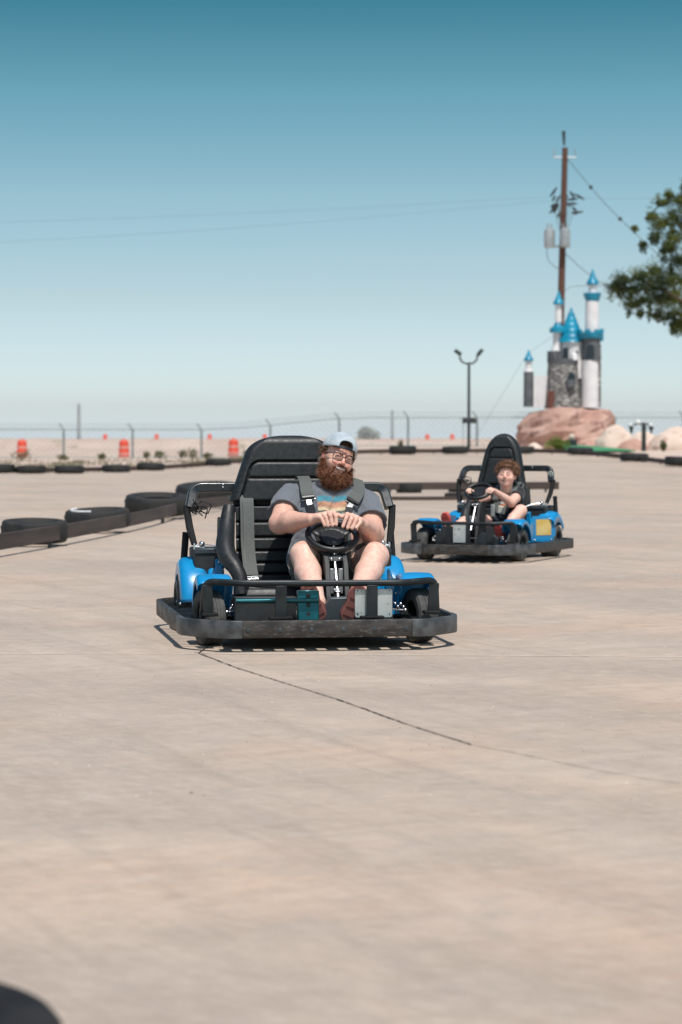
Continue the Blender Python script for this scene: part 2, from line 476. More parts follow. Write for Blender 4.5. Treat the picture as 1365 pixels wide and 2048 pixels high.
# ------------------------------------------------------------------ tyres and boards
def tyre_mesh(Rr, h, seg=44, grooves=True):
    r = Rr * .56; p = []
    k = h * .5
    # profile: inner bead, sidewall bulge, tread, other sidewall
    p = [(r, -k * .55), (r + .015, -k * .80), (r + (Rr - r) * .3, -k * .97), (r + (Rr - r) * .62, -k), (Rr * .955, -k * .90), (Rr * .992, -k * .66)]
    if grooves:
        for q in (-.36, 0, .36):
            p += [(Rr, k * (q - .10)), (Rr - .012, k * (q - .07)), (Rr - .012, k * (q + .07)), (Rr, k * (q + .10))]
    p += [(Rr * .992, k * .66), (Rr * .955, k * .90), (r + (Rr - r) * .62, k), (r + (Rr - r) * .3, k * .97), (r + .015, k * .80), (r, k * .55),
          (r + .02, k * .42), (r + (Rr - r) * .5, k * .72), (Rr * .93, k * .6), (Rr * .945, 0), (Rr * .93, -k * .6), (r + (Rr - r) * .5, -k * .72), (r + .02, -k * .42)]
    return MB().lathe(p, (0, 0, 0), 'z', seg)

def worn_tyre(Rr, h, seg=44):
    k = h * .5; r = Rr * .56; p = []
    for i in range(15):
        a = R_(-112 + 224 * i / 14)
        cx_ = (Rr + r) / 2 + (Rr - r) * .04; rx_ = (Rr - r) / 2 * .98
        sx = math.copysign(abs(math.cos(a)) ** .62, math.cos(a)); sz = math.copysign(abs(math.sin(a)) ** .75, math.sin(a))
        w_ = 1 - (.045 if i in (2, 12) else 0) + (.02 if i in (3, 11) else 0)
        p.append((cx_ + rx_ * sx - (.010 if i in (5, 7, 9) else 0), k * sz * w_))
    p += [(r, k * .55), (r + .02, k * .42), (r + (Rr - r) * .5, k * .72), (Rr * .93, k * .5), (Rr * .93, -k * .5), (r + (Rr - r) * .5, -k * .72), (r + .02, -k * .42), (r, -k * .55)]
    return MB().lathe(p, (0, 0, 0), 'z', seg)

def tyre(x, y, dia, h, label, tiltx=0, tilty=0, rz=0, dz=0, group='tyres lying along the track boards', m='rubber_dusty'):
    o = worn_tyre(dia / 2, h * (.84 if y < 40 else .92)).build('tyre', m, smooth=60)
    ext = abs(math.sin(tiltx)) * dia / 2 + abs(math.sin(tilty)) * dia / 2
    o.location = (x, y, gz(x, y) + h / 2 + ext * .9 + dz)
    o.rotation_euler = (tiltx, tilty, rz)
    return tag(o, label, 'tyre', group)

def board(pts, z0, z1, th, name, label, m='board', follow=True):
    P = catmull([(a, b, 0) for a, b in pts], 8); g = MB(); vs = []; N = len(P)
    for i, p in enumerate(P):
        t = Vector(tuple(P[min(i + 1, N - 1)] - P[max(i - 1, 0)])).normalized(); q = Vector((-t.y, t.x, 0)) * th / 2
        b = gz(p[0], p[1])
        for s_, z in ((-1, z0), (1, z0), (1, z1), (-1, z1)):
            vs.append((p[0] + q.x * s_, p[1] + q.y * s_, b + z))
    fs = [(i * 4 + k, i * 4 + (k + 1) % 4, (i + 1) * 4 + (k + 1) % 4, (i + 1) * 4 + k) for i in range(N - 1) for k in range(4)]
    fs += [(3, 2, 1, 0), tuple((N - 1) * 4 + k for k in range(4))]
    g.add(vs, fs)
    t_ = thing(name, label, 'barrier', (pts[0][0], pts[0][1], 0))
    g.v = [(a - pts[0][0], b_ - pts[0][1], c) for a, b_, c in g.v]
    g.build('rail', m, t_, bevel=.006)
    return t_, P

def pegs(t_, P, every, z1, first=2):
    b = t_.location
    for i in range(first, len(P), every):
        x, y = P[i][0], P[i][1]; z = gz(x, y)
        MB().cyl((x - b.x, y + .04 - b.y, z), (x - b.x, y + .04 - b.y, z + z1), .022).build('leg', 'dark_metal', t_)

bl, P1 = board([(-6.5, 8.5), (-4.4, 13.5), (-3.02, 21.4), (-2.33, 27.7), (-2.05, 32.8), (-1.60, 35.6), (-.9, 40), (-.1, 44), (.6, 45.7), (2.2, 46.4), (4.2, 46.6)], .07, .215, .035,
                'track_barrier', 'long low dark brown board rail curving past the left of the near kart')
for k_ in (9, 18, 27, 33, 41, 49, 57, 66, 73, 79):
    if k_ < len(P1): pegs(bl, P1[:k_ + 1], 999, .08, first=k_)
bl2, P2 = board([(.80, 41.0), (1.5, 41.0), (3.0, 41.2)], .0, .07, .05, 'track_barrier', 'short low dark strip lying on the track between the two karts')
far, P3 = board([(-45, 63.0), (-30, 66), (-20, 67.3), (-12, 69.2), (-9, 71.3), (-6, 76), (-4, 78.5), (-1, 79.2), (2, 79.7), (4, 80.2), (6, 80.4), (7.2, 79.4), (7.9, 77.2), (8.7, 72.5), (9.4, 68), (11, 61), (14, 53), (20, 45)], .04, .18, .05,
                'track_barrier', 'dark board rail running along the whole far edge of the track')
pegs(far, P3, 6, .06)

T = tyre
T(-3.00, 23.65, .66, .25, 'black tyre behind the left board rail, nearest one to the left picture edge', R_(4), R_(1), 0)
T(-2.72, 27.0, .74, .25, 'black tyre with a white stripe on its sidewall behind the left board rail', R_(4), R_(-2), 0)
T(-2.40, 31.6, .86, .29, 'big black tyre with open centre standing highest behind the left board rail', R_(6), R_(1), 0)
T(-2.02, 36.2, .92, .30, 'big black tyre partly hidden behind the near kart roll bar', R_(6), R_(-2), 0, dz=.04)
T(-3.6, 22.3, .62, .22, 'black tyre cut by the left picture edge behind the board rail', R_(1), R_(2), 0)
# painted stripe on the second tyre is a chalky scuff mark on its sidewall
st = MB(); pts = [(-.24, -.16, 0), (-.20, .02, 0), (.05, .10, 0), (.22, .08, 0)]
t2 = [o for o in bpy.data.objects if o.name.startswith('tyre') and 'white stripe' in o.get('label', '')][0]
pp = catmull([(.285 * math.cos(a), .285 * math.sin(a), .1065) for a in [R_(q) for q in (150, 178, 206, 234, 262)]], 5)
st.tube(pp, .014, seg=6).build('stripe', 'castle_white', t2)
T(1.30, 46.2, .50, .20, 'small black tyre hanging at the middle board rail between the two karts', 0, 0, 0)
T(2.35, 46.9, .56, .20, 'small black tyre behind the steering wheel side of the far kart', 0, 0, .4)
T(2.05, 41.6, .55, .12, 'flat black tyre lying beside the low strip near the far kart', 0, 0, .4)
T(2.62, 41.7, .55, .20, 'black tyre lying just behind the far kart seat', 0, 0, .4)
farr = [(-9.95, 70.6, 'black tyre on the far track edge at the left picture edge'),
        (-9.05, 70.6, 'black tyre on the far track edge below the leftmost drum'),
        (-8.0, 71.2, 'black tyre on the far track edge, third from the left picture edge'),
        (-6.85, 73.6, 'black tyre on the far track edge below the middle drum'),
        (-5.95, 75.6, 'black tyre on the far track edge between middle and right drums'),
        (-3.95, 77.9, 'black tyre on the far track edge just left of the near kart seat'),
        (2.02, 79.1, 'black tyre on the far track edge just right of the capped man'),
        (3.76, 79.7, 'black tyre on the far track edge at the foot of the twin lamp'),
        (5.95, 79.9, 'black tyre on the far track edge right behind the far kart seat'),
        (7.72, 78.0, 'black tyre on the far track edge in front of the green turf'),
        (8.72, 71.9, 'black tyre on the far track edge below the club stand'),
        (9.45, 67.4, 'black tyre on the far track edge at the right picture edge')]
rnd = random.Random(5)
for i, (x, y, lb) in enumerate(farr):
    T(x, y, .86 + rnd.uniform(-.03, .05), .26 + rnd.uniform(-.02, .03), lb, R_(rnd.uniform(-1, 2)), R_(rnd.uniform(-3, 3)), rnd.uniform(0, 3), group='tyres along the far track edge')
o = worn_tyre(.335, .21, 60).build('tyre', 'rubber', smooth=60); o.location = (-.735, 3.50, .125); o.rotation_euler = (0, R_(3), 0)
tag(o, 'large out of focus black tyre in the near lower left corner', 'tyre')

# ------------------------------------------------------------------ drums
def drum():
    t_ = thing('traffic_drum', '', 'traffic drum')
    MB().lathe([(.0, .0), (.31, .0), (.31, .06), (.285, .07), (.28, .30), (.275, .31), (.265, .55), (.26, .56), (.25, .78), (.235, .86), (.20, .92), (.12, .95), (0, .955)], seg=28, closed=False).build('body', 'orange', t_)
    for z0, z1, r0, r1 in ((.18, .28, .2865, .283), (.52, .62, .2725, .266)):
        MB().lathe([(r0, z0), (r1, z1), (r1 - .004, z1), (r0 - .004, z0)], seg=28).build('reflective_band', 'white_band', t_)
    MB().tube([(-.08, 0, .95), (-.06, 0, 1.0), (.06, 0, 1.0), (.08, 0, .95)], .018, seg=6).build('handle', 'orange', t_)
    return t_
dr = drum()
nd = [(-16.75, 127, 'orange and white drum at the far left beyond the fence'), (-11.35, 126.5, 'orange and white drum beyond the fence, middle of the near three'), (-5.60, 126, 'orange and white drum just left of the near kart seat')]
for i, (x, y, lb) in enumerate(nd):
    o = dr if i == 0 else copy_tree(dr)
    o.location = (x, y, gz(x, y)); o['label'] = lb; o['group'] = 'orange drums beyond the fence'
for px, lb in ((211, 'tiny orange drum on the highway above the left weeds'), (314, 'tiny orange drum on the highway, second from left'), (420, 'tiny orange drum on the highway beside a fence post'),
               (530, 'tiny orange drum on the highway peeking over the near kart seat'), (855, 'tiny orange drum on the highway left of the twin lamp'), (905, 'tiny faint orange drum on the highway next to the twin lamp')):
    o = copy_tree(dr); y = 288; x = (px - 682.5) / 4836 * y
    o.location = (x, y, gz(x, y)); o['label'] = lb; o['group'] = 'orange drums on the highway'

# ------------------------------------------------------------------ fence
def fence():
    t_ = thing('chain_link_fence', 'long chain link fence topped with barbed wire arms beyond the track', 'fence', (0, 125, 0))
    x0, x1 = -46, 46; n = 27
    px0 = -14.33
    xs_ = [px0 + 3.56 * k for k in range(-14, 24)]
    for x in xs_:
        b = gz(x, 125)
        g_ = MB().cyl((x, 0, b), (x, 0, b + 1.50), .055)
        g_.tube([(x, 0, b + 1.50), (x - .24, .0, b + 1.82)], .035, seg=8)
        g_.build('post', 'fence_metal', t_)
    for z in (1.50,):
        MB().tube([(x, 0, gz(x, 125) + z) for x in lin(xs_[0], xs_[-1], 60)], .032, seg=6).build('top_rail', 'fence_metal', t_)
    MB().tube([(x, 0, gz(x, 125) + .06) for x in lin(xs_[0], xs_[-1], 60)], .035, seg=6).build('bottom_rail', 'fence_rail', t_)
    for k in range(3):
        MB().tube([(x - .08 * k - .05, 0, gz(x, 125) + 1.58 + .10 * k) for x in lin(xs_[0], xs_[-1], 60)], .008, seg=4).build('barbed_wire', 'fence_metal', t_)
    # woven diamonds of the mesh, wires running both ways
    g_ = MB(); st_ = .30; r = .006
    x = xs_[0]
    while x < xs_[-1] - 1.4:
        b = gz(x, 125)
        for sgn in (1, -1):
            a = (x + (0 if sgn > 0 else 1.40), .02 * sgn, b + .08); c = (x + (1.40 if sgn > 0 else 0), .02 * sgn, b + 1.48)
            g_.tube([a, c], r, seg=3, caps=False)
        x += st_
    g_.build('mesh', 'fence_metal', t_)
    return t_
fence()

def pole_thing(x, y, h, r, label, name='utility_pole', m='grey_metal', cat='pole'):
    z = gz(x, y); t_ = thing(name, label, cat, (x, y, z))
    MB().cyl((0, 0, 0), (0, 0, h), r, r * .7).build('post', m, t_)
    return t_
pole_thing(-28.17, 260, 4.2, .22, 'thin grey distant pole on the horizon at the left')
pole_thing(5.51, 260, 3.5, .18, 'thin grey distant pole on the horizon right of the man')

# ------------------------------------------------------------------ leaf clumps
def leafball(g_, c, rad, n, size, rnd, flat=1.0, squash=(1, 1, 1)):
    for _ in range(n):
        while True:
            p = Vector((rnd.uniform(-1, 1), rnd.uniform(-1, 1), rnd.uniform(-1, 1)))
            if .25 < p.length < 1: break
        p = Vector((p.x * rad * squash[0], p.y * rad * squash[1], p.z * rad * squash[2])) + Vector(c)
        d = Vector((rnd.uniform(-1, 1), rnd.uniform(-1, 1), rnd.uniform(-1.2, .3))).normalized()
        u = d.cross(Vector((rnd.uniform(-1, 1), rnd.uniform(-1, 1), rnd.uniform(-1, 1)))).normalized()
        s_ = size * rnd.uniform(.6, 1.3); w = s_ * .36
        q = d.cross(u) * s_ * .08
        g_.add([p - d * s_ / 2, p + u * w / 2 + q, p + d * s_ / 2, p - u * w / 2 + q], [(0, 1, 2, 3)])

def far_bush(x, y, w, h, label, m, name='bush', n=700, leaf=.2, seed=1, stems=True):
    rnd = random.Random(seed); z = gz(x, y); t_ = thing(name, label, 'bush' if name == 'bush' else 'plant', (x, y, z))
    g_ = MB()
    for k in range(7):
        a = rnd.uniform(0, 2 * PI); q = rnd.uniform(0, .55)
        rr = rnd.uniform(.35, .6)
        leafball(g_, (math.cos(a) * q * w / 2, math.sin(a) * q * w / 2, h * rnd.uniform(.35, .62)), 1, n // 7, leaf, rnd, squash=(w / 2 * rr, w / 2 * rr, h * .42))
    g_.build('foliage', m, t_, smooth=0)
    s_ = MB()
    for k in range(6):
        a = rnd.uniform(0, 2 * PI)
        s_.tube([(0, 0, 0), (math.cos(a) * w * .1, math.sin(a) * w * .1, h * .35), (math.cos(a) * w * .25, math.sin(a) * w * .25, h * .7)], [.03 * h, .02 * h, .008 * h], seg=5)
    s_.build('stem', 'bark', t_)
    return t_
far_bush(2.6, 250, 3.6, 1.75, 'pale grey green desert tree far off on the plain right of the capped man', 'far_scrub', n=2400, leaf=.3, seed=2)
rnd = random.Random(8)
wl = [(-8.9, 119, .9, .45), (-8.0, 121, .7, .5), (-7.2, 118, .8, .6), (-6.6, 119, .7, .4), (-9.8, 122, .6, .4), (-11.7, 119, .7, .35), (-4.6, 118, .6, .4), (-14.9, 113, 1.3, .55), (-13.2, 115, .9, .3)]
wn = ['tallest green weed beyond the track between the middle and right drums', 'green weed tuft left of the tallest weed beyond the track', 'round green weed tuft above the far tyres left of the near kart', 'small weed tuft nearest the right drum',
      'small weed tuft right of the middle drum', 'small weed tuft left of the middle drum', 'small weed tuft hidden by the near kart seat edge', 'broad dry weed clump at the left picture edge', 'low dry weed clump right of the left drum']
for i, (x, y, w, h) in enumerate(wl):
    far_bush(x, y, w, h, wn[i], 'leaf_dry' if i != 0 else 'leaf', name='weed', n=160, leaf=.14, seed=20 + i)
# low grass strip behind the far boards
g_ = MB(); rnd = random.Random(4)
for _ in range(9000):
    x = rnd.uniform(-24, 0); y = yedge(x) + rnd.uniform(1.5, 42)
    if noise.noise(Vector((x * .5, y * .12, 0))) < -.02: continue
    z = gz(x, y); h = rnd.uniform(.03, .14); w = .035; a = rnd.uniform(0, PI)
    g_.add([(x - w * math.cos(a), y - w * math.sin(a), z), (x + w * math.cos(a), y + w * math.sin(a), z), (x + rnd.uniform(-.05, .05), y, z + h)], [(0, 1, 2)])
tag(g_.build('grass', 'leaf_dry', smooth=0), 'thin dry grass growing between the track and the fence', 'grass', kind='stuff')
# ------------------------------------------------------------------ castle on its mound
def rock_mesh(outline, h, name, m, loc, seed, top_flat=.0, rings=16, amp=.22, label='', cat='rock', nscale=.7, prof=None):
    """outline: list of (angle_deg, radius_x, radius_y); simple displaced mound"""
    g_ = MB(); vs = []; seg = 64 if rings < 20 else 26; rings = rings if rings < 20 else 9
    for j in range(rings + 1):
        t = j / rings
        rr = prof(t) if prof else math.cos(t * PI / 2) ** .6
        z = h * t
        for k in range(seg):
            a = 2 * PI * k / seg
            x, y = math.cos(a) * outline[0] * rr, math.sin(a) * outline[1] * rr
            nv = noise.fractal(Vector((x * nscale + seed, y * nscale, z * nscale * 1.3)), 1.0, 2.0, 4) * amp
            ridge = abs(noise.noise(Vector((x * nscale * 1.7, y * nscale * 1.7 + seed, z * nscale * 2)))) * amp
            f = 1 + (nv - ridge) / max(outline[0], .6) * (1 if rr > .05 else 0)
            vs.append((x * f, y * f, z + (nv * .35 if 0 < j else -.15)))
    vs.append((0, 0, h))
    fs = [(j * seg + k, j * seg + (k + 1) % seg, (j + 1) * seg + (k + 1) % seg, (j + 1) * seg + k) for j in range(rings) for k in range(seg)]
    fs += [(rings * seg + k, rings * seg + (k + 1) % seg, len(vs) - 1) for k in range(seg)]
    g_.add(vs, fs)
    o = g_.build(name, m, smooth=22 if seg > 30 else 0); o.location = loc
    return tag(o, label, cat)

CY = 95.0; CB = gz(8.9, CY)
def mound_prof(t):
    return 1 - .30 * t if t < .80 else max(.0, (1 - .30 * .80) * math.sqrt(max(0, 1 - ((t - .80) / .20) ** 2)) * .5 + .38 * (1 - (t - .8) / .2) )
rock_mesh((2.28, 1.9), 1.78, 'rock_mound', 'rock', (8.86, CY, CB - .1), 3.1, amp=.42, rings=30, nscale=.75, prof=lambda t: 1 - .27 * t if t < .86 else (1 - .27 * .86) * (1 - ((t - .86) / .14) ** 1.6) + .0,
          label='reddish brown rock mound carrying the blue roofed castle', cat='rock')

ct = thing('miniature_castle', 'small grey and white golf course castle with bright blue cone roofs on a red rock', 'castle', (8.83, CY, CB + 1.50))
ZB = CB + 1.50
def cz(z): return z - ZB
def cylp(name, m, x, y, z0, z1, r0, r1=None, seg=24, parent=None):
    r1 = r0 if r1 is None else r1
    return MB().lathe([(0, cz(z0)), (r0, cz(z0)), (r1, cz(z1)), (0, cz(z1))], (x - 8.83, y, 0), seg=seg, closed=False).build(name, m, parent or ct)
def cone(x, y, z0, z1, r, name='roof', steps=0, eave=.06, parent=None):
    g_ = MB()
    if steps:
        pr = [(0, cz(z0) - .02)]; n = steps
        for k in range(n):
            a = k / n; b = (k + 1) / n
            pr += [(r * (1 - a) + .02, cz(z0 + (z1 - z0) * a)), (r * (1 - a) - .01 - .0 * k, cz(z0 + (z1 - z0) * a) + .05), (r * (1 - b) + .02, cz(z0 + (z1 - z0) * b) - .004)]
        pr.append((0, cz(z1)))
    else:
        pr = [(0, cz(z0)), (r, cz(z0)), (r, cz(z0) + eave), (r * .55, cz(z0 + (z1 - z0) * .42)), (r * .12, cz(z1) - .06), (0, cz(z1))]
    g_.lathe(pr, (x - 8.83, y, 0), seg=20, closed=False)
    return g_.build(name, 'castle_blue', parent or ct, smooth=25)
def arch(name, m, x, y, z0, z1, w, d=.06, parent=None):
    zs = z1 - w / 2
    pl = [(-w / 2, z0), (w / 2, z0)] + [(w / 2 * math.cos(a), zs + w / 2 * math.sin(a)) for a in lin(0, PI, 8)]
    return MB().prism([(p[0] + x - 8.83, cz(p[1])) for p in pl], 'y', y - d, y + d).build(name, m, parent or ct)

# small left turret
a = cylp('side_turret', 'castle_grey', 7.36, 0, 2.28, 3.66, .20, .19)
cylp('turret_neck', 'castle_white', 7.36, 0, 3.66, 3.74, .19, .17, parent=a); cylp('turret_neck', 'castle_white', 7.36, 0, 3.74, 4.10, .13, .12, parent=a)
cone(7.36, 0, 4.08, 4.56, .19, parent=a)
# white curtain wall
w_ = MB().box((7.55 - 8.83, -.12, cz(2.28)), (8.20 - 8.83, .12, cz(3.50))); w_.box((7.72 - 8.83, -.16, cz(2.28)), (7.80 - 8.83, .12, cz(3.35)))
w_.build('curtain_wall', 'castle_white', ct)
# main stone tower, tapering
tw = cylp('stone_tower', 'stone', 8.70, 0, 2.22, 3.98, .72, .585, seg=36)
cr_ = MB().lathe([(.0, cz(3.96)), (.60, cz(3.96)), (.62, cz(4.16)), (.50, cz(4.16)), (.5, cz(4.1)), (0, cz(4.1))], (8.70 - 8.83, 0, 0), seg=36, closed=False)
for k in range(10):
    a = 2 * PI * k / 10 + .52
    R = Matrix.Rotation(a, 3, 'Z')
    if math.sin(a) < -.2 and math.cos(a) > -.25: continue
    cr_.box((-.13, -.06, 0), (.13, .06, .34), rot=R, piv=(0, 0, 0)) if False else None
    c_ = (8.70 - 8.83 + math.cos(a + 0) * .55, math.sin(a) * .55)
    cr_.box((c_[0] - .13, c_[1] - .06, cz(4.16)), (c_[0] + .13, c_[1] + .06, cz(4.46)), rot=Matrix.Rotation(a + PI / 2, 3, 'Z'))
cr_.build('battlement', 'castle_grey', tw)
arch('window', 'castle_dark', 8.98, -.62, 3.30, 3.62, .24, parent=ct)
bay = MB().lathe([(0, cz(2.86)), (.05, cz(2.88)), (.20, cz(3.06)), (.20, cz(3.34)), (.17, cz(3.34)), (0, cz(3.34))], (8.95 - 8.83, -.60, 0), seg=16, closed=False).build('balcony', 'castle_grey', tw)
arch('door', 'castle_door', 8.20, -.46, 2.22, 2.92, .26, .12, parent=ct)
# left slim tower behind
sl = cylp('slim_tower', 'castle_white', 8.42, .15, 4.1, 4.62, .27, .16)
cylp('upper_shaft', 'castle_white', 8.50, .25, 4.6, 5.30, .17, .16, parent=sl)
cone(8.53, .25, 5.20, 5.80, .33, eave=.16, parent=sl)
cylp('upper_shaft', 'castle_white', 8.55, .25, 5.6, 6.36, .13, .12, parent=sl)
cone(8.55, .25, 6.30, 6.88, .21, eave=.07, parent=sl)
# keep with the big stepped roof
kp = cylp('keep', 'castle_white', 9.12, .35, 3.4, 4.86, .50, .47)
arch('window', 'castle_dark', 8.80, -.12, 4.16, 4.60, .22, .1, parent=kp)
cone(9.06, .35, 4.82, 6.20, .56, steps=6, parent=kp)
MB().lathe([(0, cz(4.1)), (.16, cz(4.1)), (.12, cz(4.34)), (0, cz(4.42))], (9.12 - 8.83, -.35, 0), seg=12, closed=False).build('merlon', 'castle_white', kp)
# dark stone return wall
MB().box((9.22 - 8.83, .0, cz(2.25)), (9.44 - 8.83, .5, cz(4.2))).build('return_wall', 'castle_grey', ct)
# tall right tower
rt = cylp('tall_tower', 'castle_white', 9.76, -.05, 2.25, 4.10, .345, .335)
cylp('grey_drum', 'castle_grey', 9.80, -.03, 4.08, 4.98, .36, .375, parent=rt)
arch('arch', 'castle_dark', 9.74, -.37, 4.18, 4.72, .30, .04, parent=rt)
MB().box((10.09 - 8.83, -.05, cz(2.25)), (10.20 - 8.83, .45, cz(4.7))).build('stone_pier', 'stone', rt)
g_ = MB().lathe([(0, cz(4.95)), (.46, cz(4.95)), (.50, cz(5.02)), (.50, cz(5.20)), (.0, cz(5.20))], (9.78 - 8.83, 0, 0), seg=26, closed=False)
for k in range(7):
    a = 2 * PI * k / 7 - .12
    g_.box((9.78 - 8.83 + math.cos(a) * .46 - .11, math.sin(a) * .46 - .06, cz(5.16)), (9.78 - 8.83 + math.cos(a) * .46 + .11, math.sin(a) * .46 + .06, cz(5.30 if k else 5.34)), rot=Matrix.Rotation(a + PI / 2, 3, 'Z'))
g_.build('parapet', 'castle_blue', rt)
MB().box((10.02 - 8.83, -.16, cz(4.86)), (10.28 - 8.83, .12, cz(5.30))).build('parapet_corner', 'castle_blue', rt)
MB().box((9.30 - 8.83, -.20, cz(4.92)), (9.52 - 8.83, .1, cz(5.20))).build('parapet_corner', 'castle_blue', rt)
cylp('upper_shaft', 'castle_white', 9.84, 0, 5.15, 6.46, .27, .255, parent=rt)
MB().lathe([(0, cz(6.40)), (.25, cz(6.40)), (.35, cz(6.66)), (.35, cz(6.74)), (.28, cz(6.74)), (0, cz(6.70))], (9.85 - 8.83, 0, 0), seg=24, closed=False).build('collar', 'castle_blue', rt)
cylp('neck', 'castle_white', 9.86, 0, 6.7, 7.12, .165, .155, parent=rt)
cone(9.86, 0, 7.06, 7.70, .24, eave=.08, parent=rt)

rock_mesh((.95, .7), 1.06, 'boulder', 'rock_pale', (10.15, 89, gz(10.1, 89) - .12), 7.7, amp=.2, label='pale beige boulder against the right foot of the castle mound')
rock_mesh((.85, .6), .80, 'boulder', 'rock_pale', (11.1, 88.5, gz(10.1, 89) - .12), 2.2, amp=.18, label='pale low boulder directly behind the black club stand')
rock_mesh((1.1, .8), .98, 'boulder', 'rock_pale', (12.25, 88, gz(10.1, 89) - .1), 9.2, amp=.25, label='pale boulder at the right picture edge')
rock_mesh((.75, .5), .52, 'boulder', 'rock', (10.75, 88.2, gz(10.1, 89) - .1), 5.9, amp=.16, label='small reddish rock between the pale boulders')
rock_mesh((.42, .35), .40, 'boulder', 'rock_pale', (6.95, 87, gz(7, 87) - .1), 4.4, amp=.1, label='small whitish rock left of the lime green bush')
rock_mesh((5.5, 1.5), .55, 'rock_bank', 'rock_pale', (15.0, 91, gz(10.1, 89) - .1), 14.4, amp=.25, label='long low pale bank of rock running out of the picture at the right')
g_ = MB(); vs = []
for j in range(9):
    for i in range(17):
        u = i / 16; v = j / 8
        x = 7.75 + 2.3 * u; y = 82.5 + (8.8 - 6.5 * u * u) * v
        vs.append((x, y, gz(x, y) + .03 + .20 * math.sin(PI * .5 * v) * (1 - u) + .03))
g_.add(vs, [(j * 17 + i, j * 17 + i + 1, (j + 1) * 17 + i + 1, (j + 1) * 17 + i) for j in range(8) for i in range(16)])
tag(g_.build('golf_green', 'turf', solid=.04), kind='structure')
t_ = thing('speaker_box', 'small black box topped by a pale ball, standing on the green turf by the mound', 'box', (8.25, 86.5, gz(8.2, 86.5) + .15))
MB().box((-.18, -.15, 0), (.18, .15, .26)).build('body', 'dark_metal', t_, bevel=.03); MB().ball((0, 0, .34), .11).build('lamp_globe', 'rock_pale', t_)
far_bush(7.52, 84, 1.05, .58, 'lime green bush in front of the castle mound', 'leaf_lime', n=900, leaf=.10, seed=41)
far_bush(11.2, 84, .32, .42, 'small dark green bush at the right edge behind the board rail', 'leaf', n=260, leaf=.09, seed=42)
far_bush(1.98, 80.6, .22, .52, 'small dark upright plant behind the far tyre right of the man', 'leaf', n=160, leaf=.09, seed=43)

# club stand, black post with side arms
t_ = thing('club_stand', 'black post with two side arms and white caps standing in front of the boulders', 'stand', (10.64, 85, gz(10.64, 85)))
MB().box((-.075, -.075, 0), (.075, .075, .95)).build('post', 'dark_metal', t_, bevel=.015)
MB().tube([(-.42, 0, .93), (-.2, 0, .96), (0, 0, .98), (.22, 0, .93)], .03, seg=8).build('arm', 'dark_metal', t_)
MB().ball((-.20, 0, 1.02), .09).build('cap', 'castle_white', t_)
for sx in (-.44, .26):
    MB().lathe([(0, .62), (.03, .62), (.05, .75), (.10, .84), (.08, .86), (0, .88)], (sx, 0, 0), seg=12, closed=False).build('holder', 'dark_metal', t_)
    MB().ball((sx - .02, 0, .92), .07).build('cap', 'castle_white', t_)

# twin lamp
t_ = thing('twin_lamp', 'tall dark lamp post with two curved arms and floodlight heads left of the castle', 'lamp post', (4.86, 92, gz(4.86, 92)))
MB().cyl((0, 0, 0), (0, 0, 3.28), .062, .05).build('pole', 'dark_metal', t_)
MB().tube(catmull([(-.36, 0, 3.62), (-.30, 0, 3.38), (-.12, 0, 3.27), (.0, 0, 3.28), (.14, 0, 3.28), (.28, 0, 3.40), (.34, 0, 3.62)], 5), .035, seg=8).build('arm', 'dark_metal', t_)
for sx, rr in ((-.42, -35), (.42, 50)):
    MB().box((sx - .15, -.12, 3.62), (sx + .15, .14, 3.76), rot=Matrix.Rotation(R_(-rr), 3, 'Y')).build('lamp_head', 'dark_metal', t_, bevel=.03)
MB().box((-.25, -.1, 1.0), (.27, .1, 1.22)).build('control_box', 'dark_metal', t_, bevel=.02)
MB().cyl((-.22, 0, 0), (-.22, 0, 1.0), .012).build('conduit', 'fence_metal', t_)

# utility pole
PX, PY = 10.73, 120.0; PZ = gz(PX, PY)
t_ = thing('utility_pole', 'tall brown leaning utility pole with two transformers rising behind the castle', 'utility pole', (PX, PY, PZ))
def pp_(z): return ((z - .6) * .0235, 0, z - PZ)
MB().tube([pp_(.3), pp_(8), pp_(15.4)], [.20, .175, .14], seg=14).build('post', 'wood_pole', t_)
ar = MB().tube([(-.55 + .34, 0, 14.30), (.55 + .34, 0, 14.30)], .04, seg=6)
for q in (-.52, .5): ar.tube([(q + .34, 0, 14.3), (q + .34, 0, 14.72)], .03, seg=6)
ar.build('crossarm', 'grey_metal', t_)
MB().tube([(.30, 0, 14.9), (.27, 0, 15.6)], [.05, .09], seg=8).build('insulator', 'dark_metal', t_)
rnd = random.Random(12)
for k in range(20):
    a = rnd.uniform(0, 2 * PI); z = rnd.uniform(11.5, 12.9); r0 = rnd.uniform(.12, .55); L_ = rnd.uniform(.25, .6)
    c = Vector((.28 + math.cos(a) * r0, math.sin(a) * r0, z)); d = Vector((math.cos(a) * .75, math.sin(a) * .6, rnd.uniform(-1.3, .1))).normalized()
    MB().tube([c, c + d * L_ * .5, c + d * L_], [.03, .07, .03], seg=7).build('fuse_cutout', 'dark_metal', t_)
for k in range(6):
    a = rnd.uniform(0, 2 * PI)
    MB().tube(catmull([(.28 + math.cos(a) * .5, math.sin(a) * .5, 12.2), (.3 + math.cos(a) * .35, math.sin(a) * .3, 11.2), (.24, 0, 10.2)], 5), .014, seg=5).build('lead_wire', 'wire', t_)
